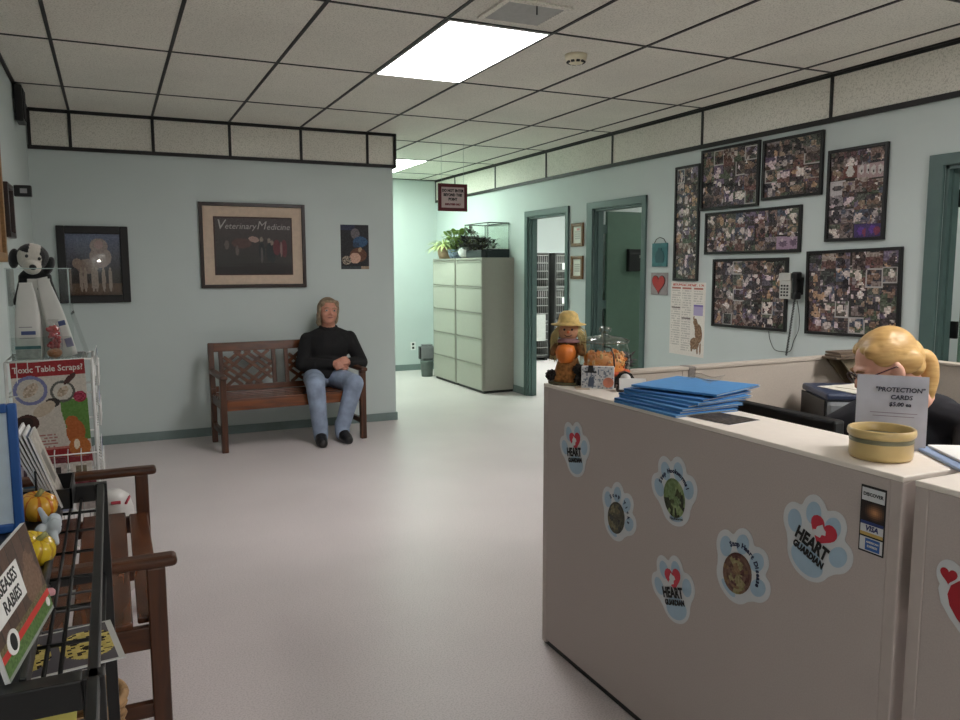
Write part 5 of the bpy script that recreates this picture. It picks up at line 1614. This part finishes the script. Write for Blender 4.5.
# wicker basket on the floor between rack and bench
t = thing('wicker_basket', 'tan wicker basket on the floor between the black rack and the near bench', 'basket', (-.125, 2.09, 0))
m = MB()
for k in range(26):
    z_ = .012 + k * .0148; r = .075 + .028 * (z_ / .39)
    pts = [((r + .0035 * math.sin(12 * a + PI * (k % 2))) * math.cos(a), (r + .0035 * math.sin(12 * a + PI * (k % 2))) * math.sin(a), z_) for a in [2 * PI * i / 48 for i in range(49)]]
    m.tube(pts, .0085, 6)
part('weave', m, mat('wicker', (150, 116, 76), .7, var=.25, scale=40), t)
m = MB()
m.tube([(.106 * math.cos(2 * PI * i / 36), .106 * math.sin(2 * PI * i / 36), .400) for i in range(37)], .011, 8)
part('rim', m, mat('wicker_rim', (170, 134, 92), .7, var=.2, scale=40), t)
part('bottom', MB().cyl((0, 0, .0), (0, 0, .012), .078, n=24), MATS['wicker'], t)
# ------------------------------------------------------------------ people
M_skin = mat('skin_ruddy', (196, 138, 116), .5, var=.07, scale=40)
M_skin2 = mat('skin_fair', (222, 170, 148), .45, var=.05, scale=40)
def hand(mb, wrist, direc, palm_n, s_=1.0, curl=.6, side=1, r=.0088):
    """palm, four bent fingers of unequal length and a thumb leaving the side of the palm"""
    w = Vector(wrist); d_ = Vector(direc).normalized(); n_ = Vector(palm_n).normalized()
    n_ = (n_ - d_ * n_.dot(d_)).normalized()
    t_ = d_.cross(n_) * side                                   # towards the thumb side
    pl = .088 * s_
    for k in range(4):
        o_ = t_ * (.028 - .0185 * k) * s_
        mb.cap(w + o_ * .6 + d_ * .012, .015 * s_, w + o_ + d_ * pl, .0125 * s_, 10)
    for k, L in enumerate((.070, .078, .073, .057)):
        o_ = t_ * (.030 - .0200 * k) * s_
        p = w + o_ + d_ * pl
        a = curl * .5
        for f, rr in ((.42, r), (.32, r * .95), (.26, r * .85)):
            dd = d_ * math.cos(a) + n_ * math.sin(a)
            q = p + dd * (L * f * s_)
            mb.cap(p, rr * 1.02 * s_, q, rr * .96 * s_, 8)
            p = q; a += curl
    p = w + t_ * .026 * s_ + d_ * .022
    for dd, L, rr in (((t_ * .75 + d_ * .65 + n_ * .25), .042, .0125), ((t_ * .3 + d_ * .85 + n_ * .4), .032, .0105), ((d_ * .9 + n_ * .4), .026, .009)):
        q = p + dd.normalized() * L * s_
        mb.cap(p, rr * s_, q, rr * .95 * s_, 8); p = q

def head_mb(mb, T, s_=1.0, broad=1.0):
    """skull, face, nose, lips, ears; local +z up, face towards -y, origin at the centre of the skull"""
    B = lambda c, r, rot=None: mb.ball(tuple(x * s_ for x in c), tuple(x * s_ for x in r), 20, 14, M=T, rot=rot)
    B((0, .012, .028), (.075 * broad, .094, .086))             # cranium
    B((0, -.030, -.022), (.062 * broad, .060, .078))           # face
    B((0, -.052, -.078), (.036 * broad, .034, .030))           # chin
    B((0, -.040, -.062), (.052 * broad, .044, .034))           # jaw
    B((0, -.072, .026), (.050 * broad, .022, .014))            # brow
    for x in (-1, 1):
        B((x * .036 * broad, -.066, -.026), (.022, .022, .020))   # cheek
        B((x * .076 * broad, .008, -.010), (.010, .019, .032), (0, 0, x * R(-18)))   # ear
        B((x * .010, -.094, -.026), (.009, .010, .008))        # nostril wing
        B((x * .031, -.0770, .006), (.014, .010, .007))        # eyelid swell
    a, b = T @ Vector((0, -.080 * s_, .020 * s_)), T @ Vector((0, -.103 * s_, -.020 * s_))
    mb.cap(a, .008 * s_, b, .0115 * s_, 10)                     # nose
    B((0, -.0845, -.0485), (.021, .010, .0052)); B((0, -.0835, -.058), (.018, .010, .006))   # lips
def face_bits(T, parent, s_=1.0, eye_c=(70, 80, 90), lip_c=(150, 84, 78), brow_c=(120, 96, 70), tagname=''):
    for x in (-1, 1):
        part('eye', MB().ball((x * .031 * s_, -.0800 * s_, .005 * s_), (.0125 * s_, .008 * s_, .0075 * s_), 14, 8, M=T), mat('eye_white' + tagname, (206, 196, 188), .25), parent)
        part('iris', MB().ball((x * .031 * s_, -.0868 * s_, .005 * s_), (.006 * s_, .0025 * s_, .006 * s_), 12, 8, M=T), mat('iris' + tagname, eye_c, .2), parent)
        part('eyebrow', MB().tube([T @ (Vector((x * .014, -.0935, .024)) * s_), T @ (Vector((x * .032, -.0920, .030)) * s_), T @ (Vector((x * .050, -.0800, .024)) * s_)], [.0030 * s_, .0042 * s_, .002 * s_], 6), mat('brow' + tagname, brow_c, .8), parent)
    part('lips', MB().tube([T @ (Vector((-.022, -.0860, -.053)) * s_), T @ (Vector((-.010, -.0945, -.0515)) * s_), T @ (Vector((0, -.0955, -.053)) * s_), T @ (Vector((.010, -.0945, -.0515)) * s_), T @ (Vector((.022, -.0860, -.053)) * s_)],
                        [.002 * s_, .0048 * s_, .0052 * s_, .0048 * s_, .002 * s_], 8), mat('lips' + tagname, lip_c, .45), parent)

# ---- man on the bench
PO = Vector((1.66, 6.75, 0))
t = thing('person', 'man in a black sweater and blue jeans sitting on the bench with clasped hands', 'person', PO)
def W(x, y, z): return Vector((x, y, z)) - PO
HC = W(1.735, 6.890, 1.083)
HM = Matrix.Translation(HC) @ Matrix.Rotation(R(-2), 4, 'Z') @ Matrix.Rotation(R(4), 4, 'Y') @ Matrix.Rotation(R(-6), 4, 'X')
hipL, hipR = W(1.575, 6.815, .515), W(1.755, 6.815, .515)
kneeL, kneeR = W(1.500, 6.440, .500), W(1.835, 6.455, .495)
ankL, ankR = W(1.538, 6.455, .095), W(1.735, 6.500, .095)
shL, shR = W(1.548, 6.905, .842), W(1.922, 6.900, .845)
elL, elR = W(1.482, 6.830, .635), W(1.998, 6.800, .630)
wrL, wrR = W(1.725, 6.690, .640), W(1.850, 6.690, .650)
chest, belly, pelv, neck = W(1.728, 6.895, .775), W(1.690, 6.865, .610), W(1.665, 6.845, .520), W(1.735, 6.905, .945)
b = MB()
head_mb(b, HM, 1.06, 1.06)
b.cap(HC + Vector((0, .02, -.05)), .058, neck + Vector((0, 0, -.02)), .062)
b.ball(chest, (.16, .10, .15)).ball(belly, (.15, .10, .12)).ball(pelv, (.155, .11, .09))
b.cap(shL, .055, elL, .042).cap(elL, .042, wrL, .028).cap(shR, .055, elR, .042).cap(elR, .042, wrR, .028)
b.cap(neck + Vector((0, 0, -.05)), .06, shL, .05).cap(neck + Vector((0, 0, -.05)), .06, shR, .05)
b.cap(hipL, .078, kneeL, .055).cap(kneeL, .052, ankL, .036).cap(hipR, .078, kneeR, .055).cap(kneeR, .052, ankR, .036)
b.cap(ankL, .036, ankL + Vector((-.01, -.07, -.065)), .018).cap(ankR, .036, ankR + Vector((0, -.07, -.065)), .018)
hand(b, wrL, W(1.80, 6.655, .668) - wrL, (.35, .75, -.35), 1.0, .75, -1)
hand(b, wrR, W(1.775, 6.648, .640) - wrR, (-.35, .75, -.35), 1.0, .75, 1)
fuse('body', b, M_skin, .0055, 3, t)
face_bits(HM, t, 1.06, (70, 74, 80), (150, 92, 84), (150, 128, 100), '_man')
# sweater
M_sw = mat('black_knit', (20, 20, 22), .92, var=.15, scale=90, bump=.25, bscale=400)
s = MB()
s.ball(chest + Vector((0, -.005, 0)), (.198, .130, .165)).ball(belly + Vector((.005, -.012, -.01)), (.190, .142, .130)).ball(pelv + Vector((.01, -.015, .035)), (.186, .135, .075))
s.cap(neck + Vector((0, .0, -.045)), .078, shL + Vector((.01, 0, -.004)), .062).cap(neck + Vector((0, .0, -.045)), .078, shR + Vector((-.01, 0, -.004)), .062)
s.cap(shL, .066, elL, .062).cap(elL, .060, wrL + (elL - wrL) * .12, .043).cap(shR, .066, elR, .062).cap(elR, .060, wrR + (elR - wrR) * .12, .043)
s.tube([elL + Vector((.05, -.03, .0)), elL + (wrL - elL) * .45 + Vector((0, -.01, .004))], [.058, .052], 12)
fuse('sweater', s, M_sw, .007, 5, t)
cm = MB()
for s_ in (-1, 1):
    pts = [neck + Vector((s_ * .010, -.070, -.050)), neck + Vector((s_ * .050, -.052, -.015)), neck + Vector((s_ * .070, .0, .005)), neck + Vector((s_ * .04, .055, .012)), neck + Vector((0, .066, .012))]
    cm.tube(smooth_path(pts, 4), [.015] * 17, 8)
fuse('collar', cm, M_sw, .005, 2, t)
# jeans
M_jean = mat('faded_denim', (140, 154, 176), .85, var=.28, scale=9, bump=.2, bscale=500)
j = MB()
j.ball(pelv + Vector((0, .0, -.012)), (.170, .125, .082))
for hip, kn, an in ((hipL, kneeL, ankL), (hipR, kneeR, ankR)):
    j.cap(hip + Vector((0, 0, -.004)), .096, kn, .080)
    j.cap(kn, .080, an + Vector((0, .01, .02)), .064)
    j.cap(an + Vector((0, .012, .05)), .064, an + Vector((0, .004, -.030)), .062)
fuse('jeans', j, M_jean, .007, 5, t)
M_shoe = mat('black_shoe', (24, 22, 22), .4)
for an, tw in ((ankL, -.015), (ankR, .01)):
    sh = MB()
    c_ = an + Vector((0, 0, -.095))
    sh.cap(c_ + Vector((0, .045, .040)), .046, c_ + Vector((tw, -.09, .038)), .050).cap(c_ + Vector((tw, -.09, .038)), .050, c_ + Vector((tw * 1.2, -.14, .034)), .040).cap(c_ + Vector((0, .03, .06)), .048, c_ + Vector((0, .01, .10)), .050).cap(c_ + Vector((0, .0, .075)), .048, c_ + Vector((tw, -.08, .045)), .046)
    so = fuse('shoe', sh, M_shoe, .005, 3, t)
    zmin = min(v.co.z for v in so.data.vertices)
    for v in so.data.vertices: v.co.z = max(v.co.z, .004)
# hair: cap over the skull, falling to the collar at the sides
M_gh = mat('grey_blond_hair', (142, 124, 100), .7, var=.3, scale=45, bump=.5, bscale=150)
h = MB()
HB = lambda c, r, rot=None: h.ball(tuple(x * 1.06 for x in c), tuple(x * 1.06 for x in r), 20, 14, M=HM, rot=rot)
HB((0, .028, .040), (.083, .090, .086))
HB((.0, -.028, .088), (.056, .045, .022), (R(18), 0, 0))
for x in (-1, 1):
    HB((x * .072, .010, .020), (.020, .050, .058)); HB((x * .072, .024, -.040), (.020, .040, .058))
    HB((x * .058, -.040, .066), (.022, .030, .030))
HB((0, .080, -.030), (.066, .036, .080)); HB((-.06, .045, -.085), (.030, .038, .040)); HB((.05, .05, -.080), (.030, .038, .036))
fuse('hair', h, M_gh, .0055, 2, t)

# ---- receptionist at the desk
QO = Vector((2.60, 1.82, 0))
t = thing('person', 'receptionist with a blond ponytail, glasses and black top, bent over the desk', 'person', QO)
def V(x, y, z): return Vector((x, y, z)) - QO
yawd = math.atan2(.53, -.85)                                   # where the face points (horizontally)
HC = V(2.402, 1.852, 1.122)
rz_ = yawd + PI / 2                                            # -y local -> facing
HM = Matrix.Translation(HC) @ Matrix.Rotation(rz_, 4, 'Z') @ Matrix.Rotation(R(26), 4, 'X')
neck = V(2.535, 1.815, 1.000)
shN, shF = V(2.590, 1.640, .925), V(2.560, 2.010, .930)       # near (her left) and far shoulder
elN, elF = V(2.370, 1.515, .800), V(2.330, 2.090, .815)
wrN, wrF = V(2.110, 1.660, .775), V(2.080, 1.900, .775)
chest, belly, pelv = V(2.600, 1.825, .830), V(2.680, 1.820, .660), V(2.715, 1.820, .545)
b = MB()
head_mb(b, HM, 1.06, .98)
b.cap(HM @ Vector((0, .035, -.05)), .050, neck + Vector((.02, 0, -.03)), .055)
b.ball(chest, (.10, .145, .14)).ball(belly, (.10, .13, .13)).ball(pelv, (.12, .16, .10))
b.cap(neck + Vector((.02, 0, -.04)), .055, shN, .046).cap(neck + Vector((.02, 0, -.04)), .055, shF, .046)
b.cap(shN, .048, elN, .036).cap(elN, .036, wrN, .024).cap(shF, .048, elF, .036).cap(elF, .036, wrF, .024)
hand(b, wrN, (-.85, .4, -.02), (0, 0, -1), .92, .28, 1, .0082)
hand(b, wrF, (-.9, -.35, -.02), (0, 0, -1), .92, .28, -1, .0082)
kN, kF = V(2.300, 1.700, .555), V(2.290, 1.950, .555)
aN, aF = V(2.310, 1.70, .09), V(2.330, 1.95, .09)
b.cap(pelv + Vector((-.02, -.09, -.01)), .082, kN, .058).cap(kN, .055, aN, .036).cap(pelv + Vector((-.02, .09, -.01)), .082, kF, .058).cap(kF, .055, aF, .036)
b.cap(aN, .036, aN + Vector((-.10, 0, -.06)), .026).cap(aF, .036, aF + Vector((-.10, 0, -.06)), .026)
fuse('body', b, M_skin2, .005, 3, t)
face_bits(HM, t, 1.06, (70, 90, 110), (170, 96, 92), (150, 112, 70), '_woman')
M_top = mat('black_scrub_top', (22, 23, 30), .9, var=.15, scale=40, bump=.15, bscale=350)
s = MB()
s.ball(chest, (.135, .180, .165)).ball(belly, (.135, .170, .16)).ball(pelv + Vector((0, 0, .03)), (.145, .185, .10))
s.cap(neck + Vector((.035, -.02, -.055)), .070, shN, .066).cap(neck + Vector((.035, .02, -.055)), .070, shF, .066)
s.cap(shN, .070, elN, .058).cap(elN, .058, wrN + (elN - wrN) * .15, .042).cap(shF, .070, elF, .058).cap(elF, .058, wrF + (elF - wrF) * .15, .042)
s.ball(neck + Vector((.05, 0, -.030)), (.082, .11, .055))
fuse('top', s, M_top, .007, 5, t)
M_trs = mat('navy_trousers', (34, 38, 56), .9)
j = MB()
j.ball(pelv + Vector((0, 0, -.02)), (.135, .178, .095))
for y, kn, an in ((-.09, kN, aN), (.09, kF, aF)):
    j.cap(pelv + Vector((-.02, y, -.012)), .094, kn, .070).cap(kn, .070, an + Vector((0, 0, .02)), .055)
fuse('trousers', j, M_trs, .009, 4, t)
for an in (aN, aF):
    sh = MB(); c_ = an + Vector((0, 0, -.09))
    sh.cap(c_ + Vector((.04, 0, .036)), .036, c_ + Vector((-.12, 0, .034)), .036).cap(c_ + Vector((.03, 0, .05)), .04, c_ + Vector((.02, 0, .08)), .042)
    so = fuse('shoe', sh, M_shoe, .006, 3, t)
    for v in so.data.vertices: v.co.z = max(v.co.z, .004)
# hair, swept back into a ponytail
def hairmat(name, c1, c2, axis_scale):
    m = mat(name, c1, .42, var=.05)
    nt = m.node_tree; b_ = nt.nodes['Principled BSDF']
    mp = nt.nodes.new('ShaderNodeMapping'); mp.inputs['Scale'].default_value = axis_scale
    tc = nt.nodes.new('ShaderNodeTexCoord'); wv = nt.nodes.new('ShaderNodeTexNoise'); wv.inputs['Scale'].default_value = 1.0; wv.inputs['Detail'].default_value = 4
    rp = nt.nodes.new('ShaderNodeValToRGB'); rp.color_ramp.elements[0].position = .32; rp.color_ramp.elements[1].position = .66
    rp.color_ramp.elements[0].color = rgb(c1) + (1,); rp.color_ramp.elements[1].color = rgb(c2) + (1,)
    nt.links.new(tc.outputs['Object'], mp.inputs['Vector']); nt.links.new(mp.outputs['Vector'], wv.inputs['Vector'])
    nt.links.new(wv.outputs['Fac'], rp.inputs['Fac']); nt.links.new(rp.outputs['Color'], b_.inputs['Base Color'])
    bp = nt.nodes.new('ShaderNodeBump'); bp.inputs['Strength'].default_value = .5; bp.inputs['Distance'].default_value = .004
    nt.links.new(wv.outputs['Fac'], bp.inputs['Height']); nt.links.new(bp.outputs['Normal'], b_.inputs['Normal'])
    return m
M_bl = hairmat('blond_hair', (184, 142, 84), (214, 176, 114), (10, 10, 60))
h = MB()
HS = HM @ Matrix.Scale(1.06, 4)
HB = lambda c, r, rot=None: h.ball(c, r, 22, 16, M=HS, rot=rot)
HB((0, .026, .040), (.080, .088, .086))
HB((.026, .0, .090), (.050, .060, .028), (R(14), R(14), 0)); HB((-.026, .0, .090), (.050, .060, .028), (R(14), R(-14), 0))
for x in (-1, 1):
    HB((x * .064, .006, .050), (.020, .052, .040)); HB((x * .054, -.026, .072), (.022, .034, .026)); HB((x * .064, .050, .0), (.018, .046, .036))
HB((0, .090, .010), (.052, .034, .050)); HB((0, .070, -.030), (.052, .044, .040))
h.cap(HM @ Vector((.0, .090, -.006)), .030, HM @ Vector((.0, .108, -.010)), .028)
fuse('hair', h, M_bl, .0045, 2, t)
pt = MB()
T0 = HM @ Vector((0, .108, -.010))
pts = [T0, T0 + Vector((.030, -.004, -.006)), T0 + Vector((.046, -.008, -.036)), T0 + Vector((.050, -.008, -.090)), T0 + Vector((.044, -.006, -.140)), T0 + Vector((.048, -.004, -.180))]
pt.tube(smooth_path(pts, 5), [.017 + .017 * math.sin(PI * min(1, k / 25 * .85 + .1)) for k in range(26)], 14)
fuse('ponytail', pt, M_bl, .005, 2, t)
part('hair_tie', MB().lathe([(.026, -.006), (.031, 0), (.026, .006)], 18, M=Matrix.Translation(T0 + Vector((.006, 0, 0))) @ HM.to_3x3().to_4x4() @ Matrix.Rotation(R(80), 4, 'X')), M_ink, t)
g = MB()
for x in (-1, 1):
    ring = [HS @ Vector((x * .033 + .026 * math.cos(a), -.100 - .004 * math.cos(a) * x, .003 + .018 * math.sin(a))) for a in [2 * PI * i / 24 for i in range(25)]]
    g.tube(ring, .0028, 6)
    g.tube([HS @ Vector((x * .059, -.097, .008)), HS @ Vector((x * .080, -.06, .010)), HS @ Vector((x * .082, .005, .008)), HS @ Vector((x * .080, .020, -.010))], .0026, 6)
g.tube([HS @ Vector((-.008, -.102, .006)), HS @ Vector((0, -.106, .009)), HS @ Vector((.008, -.102, .006))], .0026, 6)
gl = part('glasses', g, mat('dark_red_plastic', (60, 26, 30), .3), t)
lens = MB()
for x in (-1, 1):
    lens.add([HS @ Vector((x * .033 + .025 * math.cos(a), -.1005, .003 + .017 * math.sin(a))) for a in [2 * PI * i / 20 for i in range(20)]], [list(range(20))])
part('lens', lens, M_frame_glass, gl)

# office chair under the receptionist
t = thing('office_chair', 'dark office chair the receptionist sits on, inside the counter', 'chair', (2.74, 1.82, 0), R(-90))
M_ch = mat('charcoal_upholstery', (40, 40, 44), .9, bump=.2)
part('seat', MB().box((0, 0, .415), (.48, .46, .07), .03), M_ch, t)
part('backrest', MB().box((0, .225, .70), (.42, .05, .44), .025, rot=(R(-6), 0, 0)), M_ch, t)
part('back_support', MB().tube([(0, .10, .37), (0, .24, .38), (0, .255, .6)], .016, 8), M_blackm, t)
part('gas_column', MB().cyl((0, 0, .08), (0, 0, .385), .025), M_blackm, t)
for k in range(5):
    a = 2 * PI * k / 5 + .3
    e = (.27 * math.cos(a), .27 * math.sin(a), .065)
    lg = part('leg', MB().cyl((0, 0, .10), e, .022, .015), M_blackm, t)
    part('castor', MB().cyl((e[0] - .012 * math.sin(a), e[1] + .012 * math.cos(a), .027), (e[0] + .012 * math.sin(a), e[1] - .012 * math.cos(a), .027), .027), M_blackm, lg)
# ------------------------------------------------------------------ world + exposure
w = bpy.data.worlds.new('world'); SC.world = w
w.use_nodes = True
bg = w.node_tree.nodes['Background']
bg.inputs['Color'].default_value = (.6, .7, .8, 1)
bg.inputs['Strength'].default_value = .05
SC.view_settings.exposure = 1.72
SC.cycles.use_denoising = True
SC.cycles.max_bounces = 10
SC.cycles.diffuse_bounces = 6
SC.cycles.transparent_max_bounces = 16
